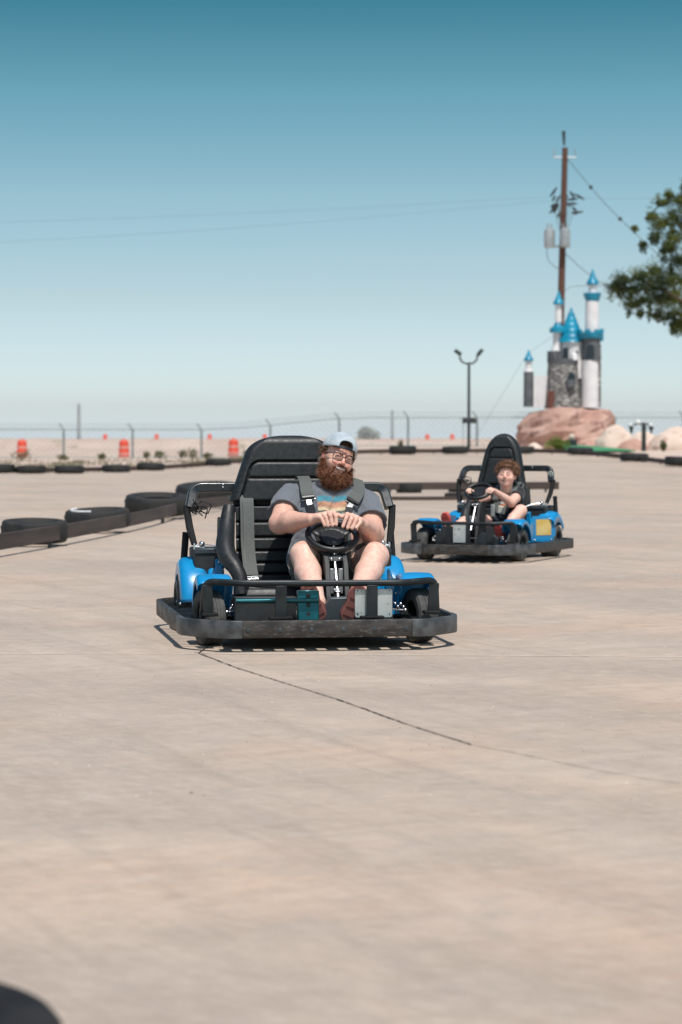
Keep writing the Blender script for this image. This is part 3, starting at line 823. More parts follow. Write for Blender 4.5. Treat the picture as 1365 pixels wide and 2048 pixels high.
for cx_, cy_, r in ((-.42, -.1, .27), (.32, -.35, .26)):
    tr = MB().lathe([(0, 9.85), (r * .95, 9.85), (r, 9.92), (r, 10.62), (r * .9, 10.74), (r * .3, 10.80), (0, 10.8)], (cx_, cy_, 0), seg=20, closed=False).build('transformer', 'grey_metal', t_)
    for q in (-.09, .09):
        MB().lathe([(0, 10.75), (.04, 10.75), (.055, 10.85), (.03, 10.95), (.05, 11.02), (0, 11.06)], (cx_ + q, cy_, 0), seg=10, closed=False).build('bushing', 'grey_metal', tr)
MB().box((-.55, -.05, 9.86), (.62, .05, 9.96)).build('bracket', 'grey_metal', t_)
MB().tube(catmull([(-.55, -.1, 9.9), (-.50, -.1, 9.3), (-.15, -.1, 8.9), (.12, 0, 8.8)], 5), .02, seg=5).build('lead_wire', 'wire', t_)

def wire(pts, r, name, label, nodes=()):
    P = catmull(pts, 10); b = P[0]
    t_ = thing(name, label, 'wire', tuple(b)); g_ = MB().tube([p - b for p in P], r, seg=5)
    g_.build('cable', 'wire', t_)
    for i in nodes:
        q = P[int(i * (len(P) - 1))] - b
        MB().ball(tuple(q), .10).build('insulator', 'dark_metal', t_)
    return t_
wire([(PX + .34, PY, 15.0), (13.3, 120, 12.4), (16.3, 120, 9.6), (22, 120, 4.5), (26.5, 120, gz(20, 120))], .02, 'guy_wire', 'dark stay wire with two insulators running down right from the pole top', nodes=(.17, .30))
wire([(PX + .25, PY, 10.3), (12.5, 120, 9.0), (15, 120, 7.6), (19, 116, 6.2)], .02, 'service_wire', 'dark service wire from the transformers into the tree')
wire([(PX + .2, PY, 7.7), (11.2, 120, 8.45), (12.2, 120, 8.6), (13.6, 119, 8.5), (18, 116, 8.3)], .014, 'service_wire', 'thin pale wire looping over the castle spire into the tree')
wire([(PX - .1, PY, 6.2), (9.3, 120, 5.2), (8.3, 120, 3.7), (6.5, 120, .8)], .008, 'guy_wire', 'hair thin stay wire left of the castle')
wire([(PX - .2, PY, 13.0), (-3, 112, 11.5), (-16, 100, 9.9), (-34, 90, 8.6)], .005, 'power_line', 'faint upper power line crossing the sky to the left')
wire([(PX - .2, PY, 12.8), (-3, 112, 10.9), (-16, 100, 9.05), (-34, 90, 7.7)], .005, 'power_line', 'faint lower power line crossing the sky to the left')
wire([(PX + .6, PY, 12.9), (16, 121, 13.0), (30, 122, 13.2)], .005, 'power_line', 'faint power line running right from the pole')

# ------------------------------------------------------------------ tree at the right
def tree():
    rnd = random.Random(77)
    bx, by = 14.3, 86.0; z0 = gz(bx, by)
    t_ = thing('tree', 'broad green tree reaching into the picture at the right edge', 'tree', (bx, by, z0))
    tr = MB().tube(catmull([(0, 0, -.1), (-.05, 0, 1.4), (-.15, .1, 3), (.0, 0, 4.6), (.1, 0, 6.4), (.2, 0, 8.2)], 5), [.32 - .008 * k for k in range(26)], seg=12)
    tr.build('trunk', 'bark', t_)
    limbs = [[(-.1, 0, 3.2), (-1.2, -.2, 4.5), (-2.4, -.3, 5.4), (-3.8, -.3, 6.1)], [(0, 0, 4.4), (-1.0, .2, 6.0), (-1.9, .2, 7.4), (-2.6, .2, 8.5)], [(-.1, 0, 3.6), (-1.2, .5, 4.6), (-2.2, .8, 4.9), (-3.0, .8, 4.6)],
             [(0, 0, 4), (1.2, 0, 5.6), (2.4, .2, 6.6)], [(.1, 0, 5.5), (.9, .6, 7.4), (1.2, .8, 9)], [(0, 0, 5), (-.2, -1.2, 6.4), (-.6, -2, 7.6)], [(0, 0, 4.6), (.3, 1.4, 6), (.2, 2.2, 7.4)], [(-.8, .1, 5.6), (-1.2, 0, 7.6), (-1.3, 0, 9.2)]]
    lb = MB()
    for L_ in limbs:
        P = catmull(L_, 5); lb.tube(P, [.13 * (1 - .8 * i / len(P)) + .01 for i in range(len(P))], seg=7)
    lb.build('branch', 'bark', t_)
    cr = MB()
    # clump centres: x,y,z local, radius
    cl = [(-4.55, -.2, 5.85, .32), (-4.3, -.3, 6.15, .36), (-4.0, -.2, 5.7, .42), (-3.7, -.3, 6.2, .34), (-3.45, -.2, 5.75, .5), (-3.2, 0, 6.35, .3), (-3.0, -.2, 5.8, .5), (-3.05, -.2, 5.25, .42), (-2.6, 0, 6.2, .5), (-2.5, -.2, 5.5, .55),
          (-3.6, -.2, 5.3, .3), (-3.95, -.1, 5.2, .24), (-3.7, -.1, 4.85, .15), (-2.65, -.2, 4.85, .30), (-2.5, 0, 4.45, .20), (-3.1, 0, 4.8, .16), (-2.2, 0, 4.6, .25), (-1.9, 0, 5.1, .5), (-2.0, 0, 5.9, .6),
          (-2.3, 0, 6.8, .34), (-2.75, .1, 7.15, .28), (-2.5, .1, 7.5, .32), (-3.2, .1, 7.6, .27), (-3.0, 0, 8.05, .32), (-3.35, 0, 8.35, .22), (-2.55, 0, 8.3, .42), (-2.95, 0, 8.8, .24), (-2.3, 0, 8.8, .38), (-2.1, 0, 9.4, .16), (-2.65, .1, 9.1, .16),
          (-1.9, 0, 7.3, .45), (-1.8, 0, 8.1, .55), (-1.4, 0, 8.8, .55), (-1.3, 0, 7.4, .6), (-1.2, 0, 6.4, .7), (-1.2, .3, 5.3, .7), (-1.7, .1, 6.5, .35), (-3.6, .1, 7.35, .12), (-3.9, 0, 7.9, .12)]
    for _ in range(46):
        a = rnd.uniform(0, 2 * PI); e_ = rnd.uniform(-.5, 1); rr = rnd.uniform(1.2, 2.9)
        x, y, z = math.cos(a) * rr * math.cos(e_) + .5, math.sin(a) * rr * math.cos(e_), 6.8 + math.sin(e_) * rr * 1.1
        if x < -1.2: x = -x
        cl.append((x, y, z, rnd.uniform(.4, .75)))
    for (x, y, z, r) in cl:
        for sub in range(3):
            a = rnd.uniform(0, 2 * PI); q = r * .5
            leafball(cr, (x + math.cos(a) * q * rnd.random(), y + rnd.uniform(-q, q), z + math.sin(a) * q * rnd.random()), r * rnd.uniform(.5, .95), int(330 * (r + .12)), .115, rnd, squash=(1.1, 1.1, rnd.uniform(.5, .9)))
            leafball(cr, (x + rnd.uniform(-r, r) * .8, y, z + rnd.uniform(-r, r) * .8), r * 1.08, int(150 * (r + .12)), .11, rnd)
        # hanging sprays
        if x < -1.5 and rnd.random() < .6:
            for k in range(3):
                leafball(cr, (x + rnd.uniform(-r, r), y, z - r * rnd.uniform(.7, 1.25)), .14, 40, .13, rnd, squash=(.7, .7, 1.8))
    cr.build('crown', 'leaf', t_, smooth=0)
    t_.scale = (1.24, 1.24, 1.24); t_.location = (17.75, 106.6, gz(bx, by) - .12)
tree()
# ------------------------------------------------------------------ kart materials
mk('kart_blue', (.0, .235, .52), (.006, .28, .60), scale=7, detail=7, rough=.22, rough2=.38, coat=.45, spots=(60, .66, .10, (.10, .30, .50)), bump=.0004, bscale=60)
mk('kart_black', (.010, .013, .015), (.020, .025, .028), scale=30, rough=.28, rough2=.42, coat=.3)
mk('kart_frame', (.008, .011, .013), (.018, .023, .025), scale=14, rough=.33, rough2=.55, metal=.1)
mk('kart_teal', (.0, .085, .10), (.005, .12, .135), scale=10, rough=.25, metal=.5, coat=.5)
mk('vinyl', (.009, .0105, .011), (.018, .021, .022), scale=60, rough=.42, rough2=.55, bump=.0008, bscale=260)
mk('belt', (.085, .095, .088), (.115, .125, .118), scale=40, rough=.75, stretch=(6, 6, 1), bump=.0006, bscale=400)
mk('chrome', (.75, .75, .76), (.6, .6, .6), scale=20, rough=.18, rough2=.35, metal=1.0)
mk('steel', (.42, .42, .41), (.52, .52, .51), scale=16, rough=.35, rough2=.5, metal=.9)
mk('plate', (.50, .53, .51), (.60, .62, .60), scale=12, rough=.38, rough2=.5, metal=.35, spots=(30, .62, .06, (.28, .30, .29)))
mk('bumper', (.030, .026, .023), (.070, .062, .056), scale=9, detail=8, rough=.42, rough2=.65, metal=.35, stretch=(1, 1, 2.4), bump=.002, bscale=40, spots=(34, .56, .16, (.13, .12, .11)))
mk('bumper_corner', (.055, .058, .060), (.13, .135, .14), scale=16, detail=8, rough=.4, rough2=.6, metal=.4, bump=.002, bscale=60)
mk('tread', (.055, .055, .053), (.10, .10, .095), scale=24, rough=.8, bump=.001, bscale=200)
mk('white_panel', (.62, .62, .60), (.72, .72, .70), scale=8, rough=.5)
mk('floor_black', (.012, .014, .015), (.03, .033, .034), scale=12, rough=.6)
mk('yellow_sticker', (.66, .44, .10), (.74, .56, .22), scale=9, rough=.35)
mk('sticker_white', (.70, .70, .62), (.62, .62, .55), scale=30, rough=.35)
mk('gunmetal', (.055, .068, .078), (.08, .095, .105), scale=10, rough=.32, rough2=.45, metal=.5)
mk('plastic', (.008, .008, .009), (.014, .014, .015), scale=10, rough=.42)
mk('print_ink', (.02, .02, .02), rough=.6)

def arc_fender(g_, xo, xi, yc, zc, R0, a0, a1, fo, fi, n=22, rc=.022):
    """sweep an across profile (outer flange fo deep, inner flange fi deep) along an arc; angle 0 = forward"""
    sg = 1 if xi > xo else -1
    prof = [(xo, -fo), (xo, -fo * .5), (xo, -rc)]
    for k in range(1, 5):
        t = k / 4 * PI / 2; prof.append((xo + sg * rc * (1 - math.cos(t)), -rc * (1 - math.sin(t))))
    prof += [(xo + (xi - xo) * .5, .003)]
    for k in range(0, 5):
        t = k / 4 * PI / 2; prof.append((xi - sg * rc * (1 - math.sin(t)), -rc * (1 - math.cos(t))))
    prof += [(xi, -fi)]
    m = len(prof); vs = []
    for i in range(n + 1):
        a = R_(a0 + (a1 - a0) * i / n)
        for (x, dr) in prof:
            r = R0 + dr; vs.append((x, yc - r * math.cos(a), zc + r * math.sin(a)))
    g_.add(vs, [(i * m + k, i * m + k + 1, (i + 1) * m + k + 1, (i + 1) * m + k) for i in range(n) for k in range(m - 1)])
    return g_

def make_kart(label, loc, rz, dx, sc, wheel_x, wheel_z, double):
    """dx narrows each side; sc = seat centre; returns the thing"""
    t = thing('go_kart', label, 'go kart', (loc[0], loc[1], gz(*loc) + .006), rz, 'blue go karts on the track')
    # ---- bumper rail
    hs, cx_, rx = .50 - dx, .695 - dx, .715 - dx
    rear = 1.72 if double else 1.62
    loop = [(-hs, 0), (hs, 0), (cx_, .23), (rx, rear), (rx - .12, rear + .14), (-rx + .12, rear + .14), (-rx, rear), (-cx_, .23)]
    P = rounded([(a, b, .111) for a, b in loop], .10, 5, closed=True)
    pr = [(-.35, -1), (-.22, -1.0), (.22, -1.0), (.35, -.85), (.35, .85), (.22, 1), (-.22, 1), (-.35, .85)]
    pr = [(a, b) for a, b in [(-.25, -1), (.25, -1), (.30, -.9), (.30, .9), (.25, 1), (-.25, 1), (-.30, .9), (-.30, -.9)]]
    bp = MB().tube(P, .0425, prof=pr, closed=True, up=(0, 0, 1)).build('bumper', 'bumper', t, smooth=40)
    b2 = hs - .075
    # plates wrapped over the corners: proud of the rail
    for s_ in (-1, 1):
        cp = rounded([(s_ * b2, -.004, .111), (s_ * hs, -.004, .111), (s_ * (cx_ + .004), .23, .111), (s_ * (cx_ + .006), .42, .111)], .10, 6)
        MB().tube(cp, .0435, prof=pr, up=(0, 0, 1)).build('corner_plate', 'bumper_corner', bp, smooth=40)
    nb = 6 if double else 4
    xb = [(-b2 + .03) + (2 * b2 - .06) * k / (nb - 1) for k in range(nb)]
    for x in xb:
        bb = MB().lathe([(0, -.0185), (.006, -.0185), (.0105, -.0165), (.0105, -.012), (.0, -.012)], (x, 0, .108), 'y', 12, closed=False)
        bb.build('bolt', 'gunmetal', bp)
    # rungs between rail and floor
    fx = .50 - dx if double else .50 - dx
    rg = MB()
    for y in lin(.34, 1.5, 12):
        for s_ in (-1, 1): rg.box((min(s_ * (fx - .02), s_ * (rx - .012)), y - .006, .125), (max(s_ * (fx - .02), s_ * (rx - .012)), y + .006, .14))
    for x in lin(-hs + .02, hs - .02, 9 if double else 7): rg.box((x - .03, .008, .128), (x + .03, .14, .136))
    rg.box((-hs, .128, .118), (hs, .146, .146))
    rg.build('bumper_bracket', 'kart_frame', t)
    # ---- floor, frame tubes
    fl = MB().prism([(-fx + .05, .14), (fx - .05, .14), (fx - .02, .3), (fx - .06, .75), (fx, 1.25), (fx, 1.60), (-fx, 1.60), (-fx, 1.25), (-fx + .06, .75), (-fx + .02, .3)], 'z', .088, .098)
    fl.build('floor_pan', 'floor_black', t)
    fr = MB()
    for s_ in (-1, 1):
        fr.tube(rounded([(s_ * (fx - .03), .15, .118), (s_ * (fx - .08), .7, .118), (s_ * fx, 1.2, .118), (s_ * fx, 1.6, .118)], .1), .017, seg=8)
    fr.tube([(-fx, .45, .12), (fx, .45, .12)], .016, seg=8); fr.tube([(-fx, 1.5, .15), (fx, 1.5, .15)], .018, seg=8)
    fr.box((-fx + .1, .88, .10), (fx - .1, .92, .16)); fr.box((-fx + .02, 1.3, .13), (fx - .02, 1.34, .2))
    fr.build('frame', 'kart_frame', t)
    # ---- front hoop
    hx = .585 - dx; z1 = .330
    hp = MB().tube(rounded([(-hx - .01, .26, .17), (-hx, .22, z1 + .008), (-hx + .20, .14, z1), (hx - .20, .14, z1 - .004), (hx, .22, z1 + .006), (hx + .015, .26, .17)], .045, 5), .0165, seg=10)
    hp = hp.build('front_hoop', 'kart_frame', t)
    ups = ([-.215, .245] if double else [-.10, .075])
    for x in ups:
        w = .028 if double else .02
        MB().box((x - w, .118, .145), (x + w, .128, z1 - .012)).build('upright', 'kart_frame', hp, bevel=.002)
        MB().box((x - w - .03, .095, .150), (x + w + .03, .17, .163)).build('rubber_pad', 'rubber', hp, bevel=.003)
    for s_ in (-1, 1):
        x = s_ * (hx - .012)
        MB().box((x - .026, .205, .16), (x + .026, .217, z1 - .01), rot=Matrix.Rotation(s_ * .05, 3, 'Y')).build('upright', 'kart_frame', hp, bevel=.002)
        MB().box((x - s_ * .01 - .04, .17, .165), (x - s_ * .01 + .04, .25, .18)).build('rubber_pad', 'rubber', hp, bevel=.003)
    # ---- pedals
    if double:
        pd = MB().box((-.118, .192, .14), (-.018, .200, .288), rot=Matrix.Rotation(R_(-6), 3, 'X'))
        pd.prism([(.178, .286), (.212, .286), (.212, .294), (.178, .294)], 'x', -.118, -.018) if False else None
        pd.box((-.122, .19, .14), (-.116, .235, .288)); pd.box((-.020, .19, .14), (-.014, .235, .288)); pd.box((-.118, .187, .283), (-.018, .225, .289))
        pb = pd.build('brake_pedal', 'kart_teal', t, bevel=.002)
        for z in (.262, .216, .170):
            MB().lathe([(0, .1865), (.0105, .1865), (.0115, .1885), (.0115, .1915), (0, .1915)], (-.068, 0, z), 'y', 16, closed=False).build('pedal_hole', 'floor_black', pb)
        MB().cyl((-.43, .225, .236), (-.018, .180, .240), .0125).build('pedal_shaft', 'kart_teal', t)
        ga = MB(); 
        pl = []
        for (cxx, czz, a0) in ((.342, .285, 0), (.172, .285, 90), (.172, .163, 180), (.342, .163, 270)):
            for k in range(4):
                a = R_(a0 + 30 * k); pl.append((cxx + .010 * math.cos(a), czz + .010 * math.sin(a)))
        gp = ga.prism(pl, 'y', .150, .155).build('gas_plate', 'plate', t, bevel=.001)
        for x in (.176, .338):
            for z in (.170, .288): MB().ball((x, .150, z), .0035, 6).build('rivet', 'plastic', gp)
        # steel nose box between the feet, passenger side dash panel
        MB().prism([(.022, .10), (.022, .175), (.068, .238), (.176, .242), (.225, .20), (.235, .10)], 'y', .36, .46).build('nose_box', 'gunmetal', t, bevel=.004)
        MB().prism([(.25, .10), (.40, .10), (.40, .19), (.36, .235), (.27, .235)], 'y', .40, .46).build('nose_box', 'gunmetal', t, bevel=.004)
        MB().box((-.43, .29, .115), (-.115, .36, .252)).build('dash_panel', 'floor_black', t, bevel=.006)
        MB().prism([(-.14, .10), (-.06, .10), (-.09, .16), (-.14, .225)], 'y', .37, .375).build('foot_plate', 'white_panel', t)
    else:
        MB().box((-.062, .128, .165), (.058, .134, .322)).build('gas_plate', 'plate', t, bevel=.002)
        MB().box((-.19, .20, .12), (-.09, .215, .30)).build('brake_pedal', 'kart_black', t, bevel=.003)
        MB().box((-.28, .3, .11), (-.09, .36, .25)).build('dash_panel', 'kart_black', t, bevel=.006)
        MB().prism([(.08, .10), (.08, .19), (.12, .24), (.22, .24), (.27, .19), (.27, .10)], 'y', .34, .42).build('nose_box', 'gunmetal', t, bevel=.004)
        MB().box((.20, .22, .14), (.27, .235, .30)).build('gas_pedal', 'kart_black', t, bevel=.003)
    # ---- wheels
    def wheel(xc, yc, Rr, w, name, s_):
        th = thing_part(name, t, (xc, yc, Rr))
        k = w / 2
        prof = [(Rr * .56, -k * .8), (Rr * .62, -k), (Rr * .86, -k * 1.02), (Rr * .97, -k * .86), (Rr, -k * .55)]
        for q in (-.3, 0, .3): prof += [(Rr, k * (q - .05)), (Rr - .0035, k * (q - .04)), (Rr - .0035, k * (q + .04)), (Rr, k * (q + .05))]
        prof += [(Rr, k * .55), (Rr * .97, k * .86), (Rr * .86, k * 1.02), (Rr * .62, k), (Rr * .56, k * .8)]
        ty = MB().lathe(prof, (0, 0, 0), 'x', 40).build('tyre', 'tread', th, smooth=30)
        rm = MB().lathe([(Rr * .57, -k * .82), (Rr * .52, -k * .7), (Rr * .5, 0), (Rr * .52, k * .7), (Rr * .57, k * .82), (Rr * .55, k * .62), (Rr * .44, k * .5), (Rr * .3, k * .30), (Rr * .28, k * .1), (Rr * .28, -k * .1), (Rr * .3, -k * .30), (Rr * .44, -k * .5), (Rr * .55, -k * .62)], (0, 0, 0), 'x', 30)
        rm.cyl((-k * .9, 0, 0), (k * .9, 0, 0), .022)
        for q in range(5):
            a = 2 * PI * q / 5
            rm.box((s_ * k * .2 - .008, -.012, .02), (s_ * k * .2 + .008, .012, Rr * .5), rot=Matrix.Rotation(a, 3, 'X'), piv=(0, 0, 0))
        rm.build('rim', 'kart_frame', th)
        MB().lathe([(0, s_ * k * .92), (.014, s_ * k * .92), (.014, s_ * k * .8), (0, s_ * k * .8)], (0, 0, 0), 'x', 8, closed=False).build('hub_nut', 'chrome', th)
        return th
    def thing_part(name, par, loc_):
        o_ = bpy.data.objects.new(name, None); COL.objects.link(o_); o_.parent = par; o_.location = loc_; o_.empty_display_size = .05
        return o_
    fw, rw = .545 - dx, .555 - dx; RY = 1.48 if double else 1.42
    for s_ in (-1, 1):
        w_f = wheel(s_ * fw, .45, .140, .105, 'front_wheel', s_); w_f.rotation_euler = (0, 0, R_(13 if double else -5))
        wheel(s_ * rw, RY, .142, .155, 'rear_wheel', s_)
    MB().cyl((-rw, RY, .142), (rw, RY, .142), .016).build('rear_axle', 'steel', t)
    for s_ in (-1, 1):
        # steering knuckle and tie rod
        kn = MB().cyl((s_ * (fw - .07), .45, .10), (s_ * (fw - .075), .45, .20), .018)
        kn.cyl((s_ * (fw - .02), .45, .14), (s_ * (fx - .10), .45, .14), .014); kn.box((s_ * (fw - .09) - .02, .38, .15), (s_ * (fw - .09) + .02, .46, .162))
        kn.build('steering_knuckle', 'kart_frame', t)
        tr = MB().cyl((s_ * (fw - .085), .385, .17), (wheel_x, .50, .19), .006); tr.ball((s_ * (fw - .085), .385, .17), .012, 8); tr.ball((s_ * (fw - .13), .39, .172), .010, 8)
        tr.build('tie_rod', 'chrome', t)
        for q in range(4):
            MB().ball((s_ * (fw - .10 - .012 * q), .35 + .015 * q, .19 + .015 * (q % 2)), .0085, 8).build('ball_joint', 'chrome', t)
    # ---- fenders
    for s_ in (-1, 1):
        xo, xi = s_ * (.612 - dx), s_ * (.435 - dx)
        arc_fender(MB(), xo, xi, .45, .135, .222, 60 - 4, 172, .045, .10).build('front_fender', 'kart_blue', t, smooth=40, solid=.005)
        fb = MB().prism([(.46, .12), (.46, .25), (.40, .345), (.52, .345), (.66, .22), (.66, .12)], 'x', xi, xi + s_ * .004)
        fb.build('fender_bracket', 'kart_blue', t, bevel=.002)
        MB().box((min(xi, xi - s_ * .05), .40, .15), (max(xi, xi - s_ * .05), .47, .17)).build('fender_foot', 'kart_blue', t)
        for q in range(3): MB().ball((xi - s_ * .006, .42 + .07 * q, .30 - .05 * q), .006, 6).build('fender_bolt', 'chrome', t)
        # rear: rounded drum cover with flat outer wall
        ro, ri = s_ * (.632 - dx), s_ * (.470 - dx)
        if double: ro = s_ * .622
        rf = arc_fender(MB(), ro, ri, RY - .02, .14, .258, 6 if double else 50, 150, .09, .05, n=30, rc=.045).build('rear_fender', 'kart_blue', t, smooth=40, solid=.005)
        # low inner step of the rear fender joined to the body
        arc_fender(MB(), ri, s_ * (.40 - dx), 1.40, .14, .225, 20, 120, .02, .03, n=16, rc=.02).build('fender_step', 'kart_blue', t, smooth=40, solid=.005)
        # side panel between the wheels
        sp = MB().prism([(.66, .13), (1.18, .13), (1.20, .33), (1.15, .345), (.80, .23), (.66, .17)], 'x', s_ * (.50 - dx) if double else s_ * (.49 - dx), s_ * (.508 - dx) if double else s_ * (.498 - dx))
        sp.build('side_panel', 'kart_blue', t, bevel=.003)
        # outer skirt carrying the sticker
        sk = MB().prism([(1.16, .14), (1.46, .14), (1.52, .26), (1.50, .36), (1.30, .375), (1.20, .34)], 'x', ro + s_ * .001, ro + s_ * .006)
        if not double:
            # flat guard plate standing diagonally in front of the rear wheel
            pa, pb_ = Vector((s_ * .350, 1.09, 0)), Vector((s_ * .500, 1.31, 0)); dd = pb_ - pa; nn_ = Vector((dd.y * s_, -dd.x * s_, 0)).normalized() * s_ * (1 if s_ > 0 else 1)
            if nn_.y > 0: nn_ = -nn_
            def plate(u0, u1, za, zb, off, th_, nm, mt, bev):
                g0 = MB(); q0, q1 = pa + dd * u0 + nn_ * off, pa + dd * u1 + nn_ * off
                vs_ = [tuple(q + nn_ * k_ + Vector((0, 0, z_))) for z_ in (za, zb) for q, k_ in ((q0, 0), (q1, 0), (q1, th_), (q0, th_))]
                g0.add(vs_, [(0, 1, 2, 3), (4, 5, 6, 7), (0, 1, 5, 4), (1, 2, 6, 5), (2, 3, 7, 6), (3, 0, 4, 7)])
                return g0.build(nm, mt, t, bevel=bev)
            plate(0, 1, .135, .365, 0, .006, 'side_skirt', 'kart_blue', .002)
            if s_ > 0: plate(.16, .80, .195, .335, .0065, .003, 'sticker', 'yellow_sticker', .001)
            for u_q in (.12, .80):
                q0 = pa + dd * u_q + nn_ * .008; MB().ball((q0.x, q0.y, .155), .008, 6).build('fender_bolt', 'chrome', t)
        for q in ((1.2, .16), (1.38, .16)) if double else ():
            MB().ball((ro + s_ * .008, q[0], q[1]), .008, 6).build('fender_bolt', 'chrome', t)
        if double:
            MB().box((min(s_ * .502, s_ * .512), .86, .20), (max(s_ * .502, s_ * .512), 1.08, .30)).build('sticker', 'yellow_sticker', t) if s_ > 0 else None
            if s_ > 0: MB().box((.455, 1.235, .20), (.475, 1.24, .355), ).build('sticker', 'sticker_white', t)
        # blue lug by the seat
        lg = MB().box((min(s_ * (.40 - dx), s_ * (.44 - dx)), 1.19, .20), (max(s_ * (.40 - dx), s_ * (.44 - dx)), 1.20, .40)); lg.build('seat_lug', 'kart_blue', t, bevel=.008)
        MB().ball((s_ * (.42 - dx), 1.186, .385), .007, 6).build('fender_bolt', 'chrome', t)
        # black tank / engine box inboard of fender
        eb = MB().box((min(s_ * (.38 - dx), s_ * (.545 - dx)), 1.30, .30), (max(s_ * (.38 - dx), s_ * (.545 - dx)), 1.62, .450)).build('engine_box', 'floor_black', t, bevel=.012)
        MB().box((min(s_ * (.385 - dx), s_ * (.54 - dx)), 1.292, .425), (max(s_ * (.385 - dx), s_ * (.54 - dx)), 1.30, .452)).build('box_trim', 'gunmetal', eb, bevel=.003)
        # roll hoop struts with chrome joints
        rx_ = .545 - dx
        st_ = MB().tube([(s_ * (rx_ - .005), 1.35, .475), (s_ * (rx_ + .015), 1.40, .56), (s_ * (rx_ + .03), 1.45, .68)], [.017, .021, .019], seg=10)
        st_.build('strut', 'rubber', t)
        j_ = MB().cyl((s_ * (rx_ - .01), 1.345, .43), (s_ * (rx_ - .005), 1.35, .49), .008); j_.ball((s_ * (rx_ - .045), 1.33, .475), .017, 8); j_.cyl((s_ * (rx_ - .01), 1.34, .46), (s_ * (rx_ - .06), 1.33, .455), .011)
        j_.build('strut_joint', 'chrome', t)
        MB().cyl((s_ * (rx_ + .04), 1.50, .37), (s_ * (rx_ + .028), 1.50, .535), .019, .019).build('grip_post', 'rubber', t, bevel=.003)
        ca = catmull([(s_ * (rx_ - .05), 1.32, .475), (s_ * (rx_ - .12), 1.28, .465), (s_ * (rx_ - .19), 1.22, .43)], 6)
        MB().tube(ca, .0025, seg=6).build('cable', 'chrome', t)
    # ---- roll hoop: flattened black tube behind the seat
    q = .530 - dx
    pr2 = [(1, -.5), (1, .5), (.8, .85), (-.8, .85), (-1, .5), (-1, -.5), (-.8, -.85), (.8, -.85)]
    rb = MB().tube(rounded([(-q - .025, 1.44, .665), (-q, 1.50, .782), (q, 1.50, .782), (q + .025, 1.44, .665)], .05, 6), .027, prof=pr2, up=(0, 1, 0))
    rb = rb.build('roll_hoop', 'kart_black', t, bevel=.003)
    for s_ in (-1, 1):
        MB().ball((s_ * (q - .16), 1.471, .782), .006, 6).build('rivet', 'chrome', rb); MB().ball((s_ * (q - .16), 1.471, .797), .006, 6).build('rivet', 'chrome', rb)
    if not double:
        ov = MB().lathe([(0, 1.43), (.024, 1.43), (.024, 1.434), (0, 1.434)], (q + .022, 0, .735), 'y', 20, closed=False).build('number_disc', 'sticker_white', rb)
        ov.scale = (1, 1, 1)
        MB().lathe([(.010, 1.427), (.017, 1.427), (.017, 1.430), (.010, 1.430)], (q + .022, 0, .735), 'y', 20).build('number_ring', 'gunmetal', ov)
    # messy cable ties hanging under the left corner
    rnd = random.Random(31)
    for k in range(7):
        x = -q + rnd.uniform(-.02, .03); z = .69 + rnd.uniform(-.03, .01); w = MB()
        pts = [(x, 1.43, z)]
        for m_ in range(4): pts.append((x + rnd.uniform(-.02, .06), 1.42 + rnd.uniform(-.02, .02), z - .012 * m_ + rnd.uniform(-.03, .02)))
        w.tube(catmull(pts, 4), .0035, seg=5); w.build('cable_tie', 'plastic', t)
    # ---- seat
    seat(t, double, sc)
    # ---- steering
    wc = Vector((wheel_x, .75, wheel_z)); th_ = R_(57)
    n_ = Vector((0, math.cos(th_), math.sin(th_))); u_ = Vector((0, -math.sin(th_), math.cos(th_))); v_ = Vector((1, 0, 0))
    Rw = .128 if double else .112
    rot = Matrix((v_, u_, n_)).transposed()
    sw = thing_part('steering_wheel', t, tuple(wc)); sw.rotation_euler = rot.to_euler()
    ring = [(Rw * math.cos(a), Rw * math.sin(a), 0) for a in [2 * PI * k / 40 for k in range(40)]]
    MB().tube(ring, .0175, seg=10, closed=True).build('rim', 'plastic', sw, smooth=60)
    sp = MB()
    # dished triangular spoke panel leaving two side openings
    for a0, a1 in ((22, 158), (192, 256), (284, 348)):
        pts_o = [(Rw * math.cos(R_(a)), Rw * math.sin(R_(a))) for a in lin(a0, a1, 8)]
        vs = [(x, y, -.002) for x, y in pts_o] + [(x * .30, y * .30 , -.045) for x, y in pts_o]
        m_ = len(pts_o)
        sp.add(vs, [(i, i + 1, i + 1 + m_, i + m_) for i in range(m_ - 1)])
    sp.lathe([(0, -.004), (.060, -.004), (.066, -.012), (.05, -.030), (0, -.030)], seg=28, closed=False)
    sp.lathe([(0, -.05), (.048, -.05), (.048, -.042), (0, -.030)], seg=24, closed=False)
    sp = sp.build('spokes', 'plastic', sw, solid=.004)
    hb = MB().lathe([(0, -.062), (.027, -.062), (.030, -.058), (.030, -.051), (0, -.051)], seg=24, closed=False)
    for k in range(6): hb.ball((.022 * math.cos(k * PI / 3), .022 * math.sin(k * PI / 3), -.063), .0035, 6)
    hb.build('hub', 'gunmetal', sw)
    for a in (215, 325): MB().ball((.085 * math.cos(R_(a)), .085 * math.sin(R_(a)), -.026), .004, 6).build('screw', 'chrome', sw)
    a_ = wc - n_ * .055; b_ = wc - n_ * .40; 
    MB().cyl(a_, a_ - n_ * .075, .0135).build('column_sleeve', 'gunmetal', t)
    sh = MB().cyl(a_ - n_ * .07, b_, .0115); sh.build('steering_shaft', 'chrome', t)
    cb = wc - n_ * .335
    cl_ = MB().lathe([(.0115, -.012), (.019, -.010), (.019, .010), (.0115, .012)], (0, 0, 0), 'z', 20).build('collar', 'chrome', t)
    cl_.location = cb; cl_.rotation_euler = rot.to_euler()
    # bracket block with two bolts and the black pedestal behind
    k_ = wc - n_ * .135
